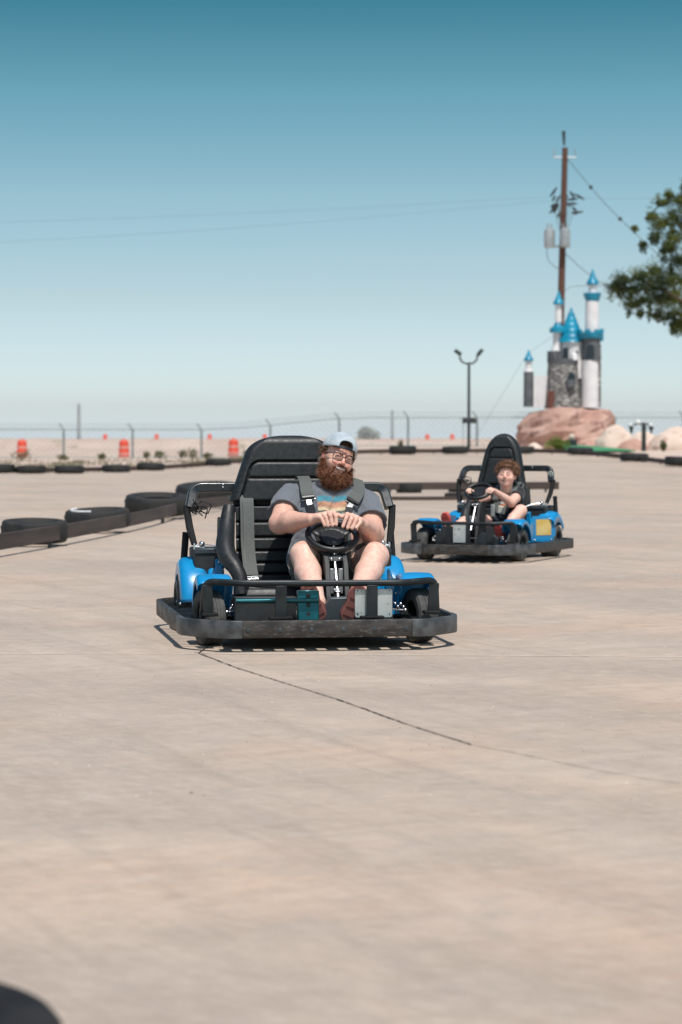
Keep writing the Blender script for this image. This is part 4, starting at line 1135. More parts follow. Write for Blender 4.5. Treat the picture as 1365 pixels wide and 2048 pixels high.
    bk = MB().box((-.036, -.019, -.012), (.036, .019, .012)).build('shaft_clamp', 'steel', t, bevel=.004); bk.location = k_ + Vector((0, -.012, 0)); bk.rotation_euler = (R_(12), 0, 0)
    for s_ in (-1, 1):
        MB().lathe([(0, -.022), (.007, -.022), (.009, -.019), (.009, -.012), (.013, -.012), (.013, -.010), (0, -.010)], (s_ * .022, 0, 0), 'y', 14, closed=False).build('bolt', 'chrome', bk) if False else None
        bo = MB().ball((s_ * .021, -.021, 0), .0095, 8).build('bolt', 'chrome', bk)
    x0 = wheel_x
    pdz = wheel_z - .09
    MB().prism([(.50, .10), (.60, pdz - .05), (.66, pdz), (.78, pdz), (.74, .10)], 'x', x0 - .062, x0 - .036).build('pedestal_cheek', 'floor_black', t, bevel=.003)
    MB().prism([(.50, .10), (.60, pdz - .05), (.66, pdz), (.78, pdz), (.74, .10)], 'x', x0 + .036, x0 + .062).build('pedestal_cheek', 'floor_black', t, bevel=.003)
    MB().box((x0 - .036, .70, .10), (x0 + .036, .72, pdz)).build('pedestal_back', 'floor_black', t)
    for s_ in (-1, 1):
        MB().box((x0 + s_ * .024 - .0105, .60, .245), (x0 + s_ * .024 + .0105, .63, .375)).build('pedestal_plate', 'steel', t, bevel=.002)
    return t

def grid_surface(fn, nu, nv, name, m, parent, back=.03, smooth=70):
    """fn(u,v)->(x,y,z), front sheet; closed with a flat back sheet moved by +y"""
    g_ = MB(); vs = []
    for j in range(nv + 1):
        for i in range(nu + 1): vs.append(fn(-1 + 2 * i / nu, j / nv))
    n1 = len(vs); W_ = nu + 1
    # back sheet: only border depth + offset
    bs = []
    for j in range(nv + 1):
        for i in range(nu + 1):
            x, y, z = vs[j * W_ + i]
            xe, ye, ze = fn(-1 if i < nu / 2 else 1, j / nv)
            bs.append((x, ye + back, z))
    fs = [(j * W_ + i, j * W_ + i + 1, (j + 1) * W_ + i + 1, (j + 1) * W_ + i) for j in range(nv) for i in range(nu)]
    fb = [(n1 + (j + 1) * W_ + i, n1 + (j + 1) * W_ + i + 1, n1 + j * W_ + i + 1, n1 + j * W_ + i) for j in range(nv) for i in range(nu)]
    rim = []
    for j in range(nv):
        rim.append((j * W_, (j + 1) * W_, n1 + (j + 1) * W_, n1 + j * W_)); rim.append((j * W_ + nu, n1 + j * W_ + nu, n1 + (j + 1) * W_ + nu, (j + 1) * W_ + nu))
    for i in range(nu):
        rim.append((i, n1 + i, n1 + i + 1, i + 1)); rim.append((nv * W_ + i, nv * W_ + i + 1, n1 + nv * W_ + i + 1, n1 + nv * W_ + i))
    g_.add(vs + bs, fs + fb + rim)
    return g_.build(name, m, parent, smooth=smooth)

def seat(t, double, sc):
    def tilt(z): return 1.30 + (z - .30) * .16
    if double: wb, wt, ztop, z0 = .345, .205, 1.068, .705
    else: wb, wt, ztop, z0 = .226, .125, 1.094, .640
    # upper back: thick border, recessed ribbed panel
    def half(z):
        s_ = (z - z0) / (ztop - z0)
        w = wb + (wt - wb) * s_ * .92
        cr_ = .34 if double else .52
        if s_ > 1 - cr_:
            q = (s_ - (1 - cr_)) / cr_
            w *= max(0.0, 1 - q ** 3.2) ** .5 * (1) + 0 if not double else 1
            if double: w = w - .10 * (1 - math.sqrt(max(0, 1 - q ** 3.0))) * 1.9
        return max(w, .002)
    def up(u, v):
        z = z0 + (ztop - z0) * (1 - (1 - v) ** 1.6)
        w = half(z); x = u * w
        edge_t = ztop - z; edge_s = (1 - abs(u)) * w; edge_b = z - z0
        r = .045
        e_ = min(edge_t, edge_s * 1.0); d = .055 * math.sqrt(max(0, 1 - (1 - min(e_, r) / r) ** 2))
        d -= .012 * (1 - min(edge_b / .02, 1)) ** 2
        # recess
        wi = (wb - .060 + (wt - wb) * ((z - z0) / (ztop - z0)) * .8) if double else (wb - .062 + (wt - wb) * ((z - z0) / (ztop - z0)) * .9)
        zi = .925 if double else .965
        ci = .04
        ins = min(wi - abs(x), zi - z)
        if z > zi - ci and abs(x) > wi - ci:
            ins = ci - math.hypot(z - (zi - ci), abs(x) - (wi - ci))
        if ins > -.012:
            k = min(1, max(0, (ins + .012) / .012))
            rec = .020 * k
            if ins > 0:
                bnd = (.835,) if double else (.875,)
                dz = min(abs(z - b_) for b_ in bnd)
                dz = min(dz, ins)
                rec = .020 - .016 * math.sqrt(max(0, 1 - (1 - min(dz, .018) / .018) ** 2))
            d -= rec
        return (sc + x, tilt(z) + .03 - d, z)
    hd = grid_surface(up, 150, 150, 'seat_back', 'vinyl', t, back=.02)
    # side rims continue down from the head piece to the base
    # lower ribbed back
    lw = wb - .035
    zb0, zb1 = .23, z0 - .018
    bnds = (.594, .510, .438, .372, .31) if double else (.57, .50, .43, .36, .30)
    def low(u, v):
        z = zb0 + (zb1 - zb0) * v; x = u * lw
        dz = min([abs(z - b_) for b_ in bnds] + [zb1 - z + .0, z - zb0])
        d = .022 * math.sqrt(max(0, 1 - (1 - min(dz, .016) / .016) ** 2)) + .01
        return (sc + x, tilt(z) + .035 - d, z)
    grid_surface(low, 40, 150, 'backrest', 'vinyl', t, back=.03)
    MB().box((sc - lw - .01, tilt(z0) + .03, z0 - .06), (sc + lw + .01, tilt(z0) + .05, z0 + .03)).build('seat_bracket', 'floor_black', t)
    for s_ in (-1, 1):
        if double:
            pts = [(.352, 1.325, .675, .034), (.362, 1.29, .62, .040), (.378, 1.22, .54, .047), (.392, 1.13, .47, .052), (.383, 1.06, .41, .050), (.350, 1.00, .36, .042), (.328, .97, .30, .040), (.326, .95, .22, .042)]
        else:
            pts = [(.215, 1.34, .63, .030), (.222, 1.28, .56, .034), (.228, 1.20, .48, .040), (.235, 1.10, .41, .044), (.232, 1.04, .35, .042), (.22, .98, .30, .038), (.215, .92, .24, .038), (.21, .88, .20, .038)]
        C_ = catmull([(s_ * (p[0] + .0) + sc, p[1], p[2]) for p in pts], 6); rr = [q[0] for q in catmull([(p[3], 0, 0) for p in pts], 6)]
        MB().tube(C_, rr, seg=20, up=(0, 1, 0)).build('side_bolster', 'vinyl', t, smooth=70)
        bx = s_ * ((.395 if double else .245)) + sc
        MB().prism([(1.26, .20), (1.44, .20), (1.46, .45), (1.42, .62), (1.33, .62), (1.30, .45)], 'x', bx - .012, bx + .012).build('seat_side_plate', 'floor_black', t, bevel=.006)
        for z in (.425, .335):
            MB().ball((bx, 1.255 if z < .4 else 1.30, z), .010, 8).build('seat_bolt', 'chrome', t)
    cw = wb - .03
    def cush(u, v):
        y = .92 + .40 * v; x = u * cw
        e_ = min((1 - abs(u)) * cw, y - .92)
        dz = min(abs(y - b_) for b_ in (1.02, 1.12, 1.22))
        h = .22 + .035 * math.sqrt(max(0, 1 - (1 - min(e_, .03) / .03) ** 2)) - .006 * max(0, 1 - dz / .01)
        return (sc + x, y, h)
    g_ = MB(); vs = [cush(-1 + 2 * i / 40, j / 40) for j in range(41) for i in range(41)]
    g_.add(vs, [(j * 41 + i, j * 41 + i + 1, (j + 1) * 41 + i + 1, (j + 1) * 41 + i) for j in range(40) for i in range(40)])
    g_.box((sc - cw, .925, .13), (sc + cw, 1.31, .2205))
    g_.build('seat_cushion', 'vinyl', t, smooth=60)

kart1 = make_kart('blue wide two seat go kart in front, driven by the bearded man', (-.068, 11.94), R_(8.5), 0.0, 0.0, .135, .540, True)
kart2 = make_kart('smaller blue single seat go kart turning behind, driven by the curly haired child', (.964, 20.40), R_(-21), .13, -.022, -.035, .590, False)

def strip(g_, pts, w, th=.003, side=None):
    """flat belt along pts; side: list of side vectors or one"""
    P = [Vector(tuple(p)) for p in pts]; N = len(P); vs = []
    for i in range(N):
        tt = (P[min(i + 1, N - 1)] - P[max(i - 1, 0)]).normalized()
        s_ = Vector(side) if side is not None else Vector((1, 0, 0))
        s_ = (s_ - tt * s_.dot(tt)).normalized(); n = s_.cross(tt).normalized()
        for a, b in ((-1, -1), (1, -1), (1, 1), (-1, 1)): vs.append(P[i] + s_ * a * w / 2 + n * b * th / 2)
    fs = [(i * 4 + k, i * 4 + (k + 1) % 4, (i + 1) * 4 + (k + 1) % 4, (i + 1) * 4 + k) for i in range(N - 1) for k in range(4)]
    fs += [(3, 2, 1, 0), tuple((N - 1) * 4 + k for k in range(4))]
    return g_.add(vs, fs)
# empty passenger belt hanging on the left half of the wide seat
pb = strip(MB(), catmull([(-.253, 1.36, .74), (-.253, 1.335, .70), (-.254, 1.30, .60), (-.256, 1.26, .48), (-.252, 1.20, .37), (-.250, 1.13, .315)], 6), .074, .004).build('passenger_belt', 'belt', kart1, smooth=30)
strip(MB(), catmull([(-.253 - .024, 1.333, .70), (-.278, 1.298, .60), (-.280, 1.258, .48), (-.276, 1.198, .37)], 6), .0025, .006).build('belt_stitching', 'plastic', pb)
bk_ = MB().tube(rounded([(-.288, 1.12, .305), (-.212, 1.12, .308), (-.212, 1.12, .282), (-.288, 1.12, .278)], .006, 3, closed=True), .005, seg=8, closed=True)
bk_.cyl((-.286, 1.118, .293), (-.214, 1.118, .297), .005); bk_.build('belt_buckle', 'chrome', pb)
strip(MB(), catmull([(-.25, 1.12, .28), (-.22, 1.06, .265), (-.17, 1.0, .262), (-.12, .96, .262)], 5), .045, .004).build('lap_belt', 'belt', pb)
for k in range(4):
    MB().box((-.19 + k * .05, 1.02 - .03 * k, .262), (-.155 + k * .05, 1.045 - .03 * k, .275), rot=Matrix.Rotation(.5 * k, 3, 'Z')).build('belt_tongue', 'chrome' if k % 2 == 0 else 'plastic', pb, bevel=.003)
strip(MB(), catmull([(.00, 1.34, .70), (.0, 1.30, .60), (.005, 1.26, .48), (.01, 1.2, .34)], 6), .06, .004).build('centre_belt', 'plastic', kart1)
# ------------------------------------------------------------------ signed distance modelling for people and clothes
class Field:
    def __init__(s, lo, hi, h):
        s.lo = np.array(lo, np.float32); s.h = h
        s.n = [int(math.ceil((b - a) / h)) + 1 for a, b in zip(lo, hi)]
        s.a = np.full(s.n, .2, np.float32)
        s.ax = [s.lo[i] + h * np.arange(s.n[i], dtype=np.float32) for i in range(3)]
    def sub(s, lo, hi):
        i0 = [max(0, int((lo[i] - s.lo[i]) / s.h)) for i in range(3)]
        i1 = [min(s.n[i], int((hi[i] - s.lo[i]) / s.h) + 2) for i in range(3)]
        if any(b <= a for a, b in zip(i0, i1)): return None
        sl = tuple(slice(a, b) for a, b in zip(i0, i1))
        return sl, s.ax[0][sl[0]][:, None, None], s.ax[1][sl[1]][None, :, None], s.ax[2][sl[2]][None, None, :]
    def put(s, lo, hi, f, k, cut=False):
        q = s.sub([c - k - .012 for c in lo], [c + k + .012 for c in hi])
        if q is None: return s
        sl, X, Y, Z = q
        d = f(X, Y, Z).astype(np.float32); A = s.a[sl]
        if cut:
            d = -d
            hh = np.maximum(k - np.abs(A - d), 0) / max(k, 1e-6)
            s.a[sl] = np.maximum(A, d) + hh * hh * k * .25
        else:
            hh = np.maximum(k - np.abs(A - d), 0) / max(k, 1e-6)
            s.a[sl] = np.minimum(A, d) - hh * hh * k * .25
        return s
    def cap(s, a, b, ra, rb=None, k=.02, cut=False):
        rb = ra if rb is None else rb
        a = np.array(a, float); b = np.array(b, float); r = max(ra, rb); ab = b - a; L = float(ab @ ab) + 1e-12
        def f(X, Y, Z):
            t = ((X - a[0]) * ab[0] + (Y - a[1]) * ab[1] + (Z - a[2]) * ab[2]) / L
            t = np.clip(t, 0, 1)
            return np.sqrt((X - a[0] - ab[0] * t) ** 2 + (Y - a[1] - ab[1] * t) ** 2 + (Z - a[2] - ab[2] * t) ** 2) - (ra + (rb - ra) * t)
        return s.put(np.minimum(a, b) - r, np.maximum(a, b) + r, f, k, cut)
    def chain(s, pts, rs, k=.02):
        for i in range(len(pts) - 1): s.cap(pts[i], pts[i + 1], rs[i], rs[i + 1], k)
        return s
    def ell(s, c, r, M=None, k=.02, cut=False):
        c = np.array(c, float); r = np.array(r, float); R = np.array(M, float) if M is not None else np.eye(3)
        m = float(max(r))
        def f(X, Y, Z):
            x, y, z = X - c[0], Y - c[1], Z - c[2]
            u = (R[0, 0] * x + R[1, 0] * y + R[2, 0] * z); v = (R[0, 1] * x + R[1, 1] * y + R[2, 1] * z); w = (R[0, 2] * x + R[1, 2] * y + R[2, 2] * z)
            k0 = np.sqrt((u / r[0]) ** 2 + (v / r[1]) ** 2 + (w / r[2]) ** 2) + 1e-9
            k1 = np.sqrt((u / r[0] ** 2) ** 2 + (v / r[1] ** 2) ** 2 + (w / r[2] ** 2) ** 2) + 1e-9
            return k0 * (k0 - 1) / k1
        return s.put(c - m, c + m, f, k, cut)
    def plane(s, p, n, k=.004):
        """remove everything on the side n points to"""
        p = np.array(p, float); n = np.array(n, float); n = n / np.linalg.norm(n)
        X, Y, Z = s.ax[0][:, None, None], s.ax[1][None, :, None], s.ax[2][None, None, :]
        d = ((X - p[0]) * n[0] + (Y - p[1]) * n[1] + (Z - p[2]) * n[2]).astype(np.float32)
        hh = np.maximum(k - np.abs(s.a - d), 0) / k
        s.a = np.maximum(s.a, d) + hh * hh * k * .25
        return s
    def wobble(s, amp, freq, seed=0, st=(1, 1, 1)):
        X, Y, Z = s.ax[0][:, None, None], s.ax[1][None, :, None], s.ax[2][None, None, :]
        X = X * st[0]; Y = Y * st[1]; Z = Z * st[2]
        f = freq; q = seed
        w = np.sin(X * f + q + 1.7 * np.sin(Z * f * .6 + q)) * np.sin(Y * f * .9 + 2 * q) + .6 * np.sin((Z + X * .5) * f * 1.7 + 3 * q + 1.3 * np.sin(Y * f)) + .4 * np.sin((X - Z) * f * 2.9 + q)
        s.a = s.a + (amp * w).astype(np.float32); return s
    def mesh(s):
        a = s.a; neg = a < 0
        nx, ny, nz = [n - 1 for n in s.n]
        cnt = np.zeros((nx, ny, nz), np.int8)
        for i in (0, 1):
            for j in (0, 1):
                for k in (0, 1): cnt += neg[i:nx + i, j:ny + j, k:nz + k]
        act = (cnt > 0) & (cnt < 8)
        ids = np.argwhere(act); idx = -np.ones((nx, ny, nz), np.int64); idx[act] = np.arange(len(ids))
        acc = np.zeros((len(ids), 3)); num = np.zeros(len(ids))
        cor = [(i, j, k) for i in (0, 1) for j in (0, 1) for k in (0, 1)]
        for p in cor:
            for ax in range(3):
                if p[ax]: continue
                q = list(p); q[ax] = 1
                va = a[ids[:, 0] + p[0], ids[:, 1] + p[1], ids[:, 2] + p[2]]; vb = a[ids[:, 0] + q[0], ids[:, 1] + q[1], ids[:, 2] + q[2]]
                m = (va < 0) != (vb < 0)
                t = np.where(m, va / np.where(m, va - vb, 1), 0)
                pt = np.tile(np.array(p, float), (len(ids), 1)); pt[:, ax] += t
                acc[m] += pt[m]; num[m] += 1
        V = (ids + acc / num[:, None]) * s.h + s.lo
        F = []
        for ax in range(3):
            b, c = (ax + 1) % 3, (ax + 2) % 3
            sl0 = [slice(None)] * 3; sl1 = [slice(None)] * 3
            sl0[ax] = slice(0, -1); sl1[ax] = slice(1, None)
            ch = neg[tuple(sl0)] != neg[tuple(sl1)]
            E = np.argwhere(ch)
            ok = (E[:, b] > 0) & (E[:, c] > 0) & (E[:, b] < [nx, ny, nz][b]) & (E[:, c] < [nx, ny, nz][c])
            E = E[ok]
            if not len(E): continue
            def g(db, dc):
                q = E.copy(); q[:, b] -= db; q[:, c] -= dc; return idx[q[:, 0], q[:, 1], q[:, 2]]
            Q = np.stack([g(1, 1), g(0, 1), g(0, 0), g(1, 0)], 1)
            fl = neg[E[:, 0], E[:, 1], E[:, 2]]
            Q[~fl] = Q[~fl][:, ::-1]
            F.append(Q)
        F = np.concatenate(F); F = F[(F >= 0).all(1)]
        return V, F
    def build(s, name, m, parent=None, color=None, smooth_iter=1):
        V, F = s.mesh()
        if smooth_iter:
            E = np.concatenate([F[:, [0, 1]], F[:, [1, 2]], F[:, [2, 3]], F[:, [3, 0]]])
            for _ in range(smooth_iter):
                S_ = np.zeros_like(V); n = np.zeros(len(V))
                np.add.at(S_, E[:, 0], V[E[:, 1]]); np.add.at(n, E[:, 0], 1)
                np.add.at(S_, E[:, 1], V[E[:, 0]]); np.add.at(n, E[:, 1], 1)
                V = V * .4 + .6 * S_ / np.maximum(n, 1)[:, None]
        me = bpy.data.meshes.new(name)
        me.vertices.add(len(V)); me.vertices.foreach_set('co', V.astype(np.float32).ravel())
        me.loops.add(len(F) * 4); me.loops.foreach_set('vertex_index', F.astype(np.int32).ravel())
        me.polygons.add(len(F)); me.polygons.foreach_set('loop_start', np.arange(0, len(F) * 4, 4, dtype=np.int32))
        me.update(calc_edges=True); me.validate()
        me.shade_smooth()
        if color is not None:
            C = color(V); at = me.color_attributes.new('Col', 'FLOAT_COLOR', 'POINT')
            at.data.foreach_set('color', np.concatenate([C, np.ones((len(V), 1))], 1).astype(np.float32).ravel())
        o = bpy.data.objects.new(name, me); COL.objects.link(o); me.materials.append(MT[m])
        if parent is not None: o.parent = parent
        return o, V, F

mk('skin', (1, 1, 1), (.90, .80, .78), scale=45, rough=.48, attr='Col', sss=.12, bump=.0006, bscale=300, spec=.4)
mk('shirt', (1, 1, 1), (.88, .88, .90), scale=90, rough=.9, attr='Col', bump=.0008, bscale=500, sheen=.2)
mk('cloth', (1, 1, 1), (.85, .85, .85), scale=60, rough=.9, attr='Col', bump=.001, bscale=300)
mk('beard_hair', (1, 1, 1), (.8, .75, .7), scale=60, rough=.55, attr='Col')
mk('glasses', (.012, .006, .006), rough=.5)
mk('lens', (.85, .88, .88), rough=.03, trans=1.0)
mk('teeth', (.80, .76, .70), (.72, .68, .60), scale=200, rough=.3)
mk('shoe_suede', (.13, .042, .036), (.19, .07, .06), scale=50, rough=.9)
mk('shoe_sole', (.44, .17, .14), (.34, .13, .11), scale=40, rough=.8)
mk('shoe_red', (.62, .10, .085), (.50, .07, .06), scale=40, rough=.8)
mk('cap_cloth', (.36, .42, .46), (.52, .58, .61), scale=22, rough=.85, detail=8, bump=.0008, bscale=500)
mk('black_cloth', (.010, .011, .013), (.018, .020, .023), scale=40, rough=.85, bump=.001, bscale=200)
mk('navy_cloth', (.010, .014, .026), (.018, .022, .036), scale=30, rough=.9, bump=.001, bscale=200)

def sm(a, b, x):
    t = np.clip((x - a) / (b - a), 0, 1); return t * t * (3 - 2 * t)

class Head:
    """canonical head frame: x right in the picture, y back, z up; origin mid skull"""
    def __init__(s, c, yaw, roll, pitch, k=1.0):
        s.c = Vector(c); s.k = k
        s.M = (Matrix.Rotation(yaw, 3, 'Z') @ Matrix.Rotation(roll, 3, 'Y') @ Matrix.Rotation(pitch, 3, 'X'))
        s.N = np.array(s.M)
    def P(s, x, y, z): return s.c + s.M @ Vector((x, y, z)) * s.k
    def loc(s, V): return ((V - np.array(s.c)) @ s.N) / s.k
    def ell(s, F, c, r, k=.012, cut=False, R=None):
        M = s.N if R is None else s.N @ np.array(R)
        F.ell(s.P(*c), [q * s.k for q in r], M, k * s.k, cut)
    def cap(s, F, a, b, ra, rb=None, k=.01, cut=False):
        F.cap(s.P(*a), s.P(*b), ra * s.k, (rb if rb is not None else ra) * s.k, k * s.k, cut)
    def skull(s, F, child=False):
        s.ell(F, (0, .018, .028), (.076, .096, .084))
        s.ell(F, (0, -.022, -.035), (.064 if not child else .072, .068, .072), .03)
        s.ell(F, (0, -.052, -.088), (.030, .030, .022), .03)          # chin
        for q in (-1, 1):
            s.ell(F, (q * .040, -.060, -.030), (.026, .024, .024), .02)     # cheeks
            s.ell(F, (q * .079, .012, -.008), (.009, .018, .028), .008)    # ears
            s.ell(F, (q * .085, .015, -.004), (.006, .015, .022), .005)
            s.ell(F, (q * .031, -.098, .010), (.019, .014, .011), .012, True)   # sockets
            s.ell(F, (q * .031, -.077, .009), (.0135, .0135, .0125), .002)
            s.cap(F, (q * .016, -.091, .026), (q * .046, -.080, .028), .006, .005, .012)   # brow ridge
            s.cap(F, (q * .018, -.091, .000), (q * .044, -.080, .001), .004, .004, .008)   # lower lid (squinting)
        s.cap(F, (0, -.089, .012), (0, -.108, -.024), .0075, .0115, .010)
        for q in (-1, 1): s.ell(F, (q * .0115, -.099, -.027), (.0075, .009, .007), .006)
        # smiling mouth: groove and lips
        for q in (-1, 1):
            s.cap(F, (q * .014, -.096, -.040), (q * .036, -.078, -.044), .0035, .003, .012, True) if False else None
            s.cap(F, (0, -.093, -.056), (q * .030, -.081, -.049), .0058, .003, .006, True)
            s.cap(F, (0, -.093, -.0665), (q * .026, -.080, -.056), .0050, .003, .007)
            s.cap(F, (0, -.094, -.048), (q * .026, -.083, -.045), .0042, .003, .007)
        s.cap(F, (0, .02, -.06), (0, .03, -.13), .05, .056, .03)        # neck root

def skin_color(base, red, head, extra=None, eyek=.9):
    base = np.array(base); red = np.array(red)
    def f(V):
        n = len(V); rng = np.random.RandomState(3)
        C = np.tile(base, (n, 1))
        bl = .5 + .5 * np.sin(V[:, 0] * 37 + 3 * np.sin(V[:, 2] * 23)) * np.sin(V[:, 2] * 31 + 2 * np.sin(V[:, 1] * 19))
        C = C * (1 - .16 * bl[:, None]) + red * .16 * bl[:, None]
        L = head.loc(V); x, y, z = L[:, 0], L[:, 1], L[:, 2]
        inh = (np.abs(x) < .1) & (z > -.14) & (z < .12) & (np.abs(y) < .13)
        def blend(mask, col, k=1.0):
            m = (np.clip(mask, 0, 1) * inh * k)[:, None]
            C[:] = C * (1 - m) + np.array(col) * m
        ch = np.exp(-((np.abs(x) - .040) ** 2 / .018 ** 2 + (z + .030) ** 2 / .020 ** 2)) * (y < 0)
        blend(ch, red, .6)
        blend(np.exp(-(x ** 2 / .013 ** 2 + (z + .022) ** 2 / .014 ** 2)) * (y < -.08), red, .8)
        blend(np.exp(-((z - .045) ** 2 / .02 ** 2)) * (y < -.03), red, .35)
        blend((np.abs(x) > .078).astype(float), red, .7)
        ex = np.abs(x) - .031
        eye = np.exp(-((ex / .0125) ** 4 + ((z - .0085) / .0040) ** 4)) * (y < -.06)
        blend(eye, (.06, .035, .03), eyek)
        br = np.exp(-((ex - .002) ** 2 / .017 ** 2 + (z - .0285 + .10 * np.maximum(ex, 0)) ** 2 / .0042 ** 2)) * (y < -.05)
        blend(br, (.13, .05, .025), .85)
        mo = np.exp(-((x / .030) ** 4 + ((z + .058 - 6 * x ** 2) / .0055) ** 4)) * (y < -.06)
        blend(mo, (.10, .02, .02), .95)
        lp = np.exp(-((x / .030) ** 4 + ((z + .0685 - 5 * x ** 2) / .0045) ** 4)) * (y < -.06)
        blend(lp, (.50, .20, .17), .7)
        if extra is not None: extra(V, C)
        return C
    return f

def hair_tufts(g_, roots, dirs, rnd, length, width, colors, curl=0.0, segs=3, droop=0.25, C=None):
    for p, d in zip(roots, dirs):
        L = length * rnd.uniform(.5, 1.25); d = Vector(d).normalized()
        side = d.cross(Vector((rnd.uniform(-1, 1), rnd.uniform(-1, 1), rnd.uniform(-1, 1)))).normalized()
        q = Vector(p); pts = [q.copy()]; dd = d.copy(); ph = rnd.uniform(0, 6.28); o2 = d.cross(side)
        for i in range(segs):
            dd = (dd + Vector((0, 0, -droop)) * (i / segs) + (side * math.cos(ph + i * 2.1) + o2 * math.sin(ph + i * 2.1)) * curl).normalized()
            q = q + dd * L / segs; pts.append(q.copy())
        col = colors[rnd.randrange(len(colors))]; f_ = rnd.uniform(.7, 1.25); col = tuple(c * f_ for c in col)
        vs = []; n = len(pts)
        for i, w_ in enumerate(pts):
            w = width * (1 - .85 * i / (n - 1)) * rnd.uniform(.8, 1.2)
            vs += [w_ - side * w / 2, w_ + side * w / 2]
        g_.add(vs, [(2 * i, 2 * i + 1, 2 * i + 3, 2 * i + 2) for i in range(n - 1)])
        C += [col] * len(vs)

def build_colored(g_, C, name, m, parent):
    me = bpy.data.meshes.new(name); me.from_pydata(g_.v, [], g_.f); me.update()
    at = me.color_attributes.new('Col', 'FLOAT_COLOR', 'POINT')
    at.data.foreach_set('color', np.array([(c[0], c[1], c[2], 1) for c in C], np.float32).ravel())
    o = bpy.data.objects.new(name, me); COL.objects.link(o); me.materials.append(MT[m]); me.shade_smooth()
    if parent is not None: o.parent = parent
    return o

def finger(F, pts, r0, r1, k=.004):
    n = len(pts)
    for i in range(n - 1):
        F.cap(pts[i], pts[i + 1], r0 + (r1 - r0) * i / (n - 1), r0 + (r1 - r0) * (i + 1) / (n - 1), k)

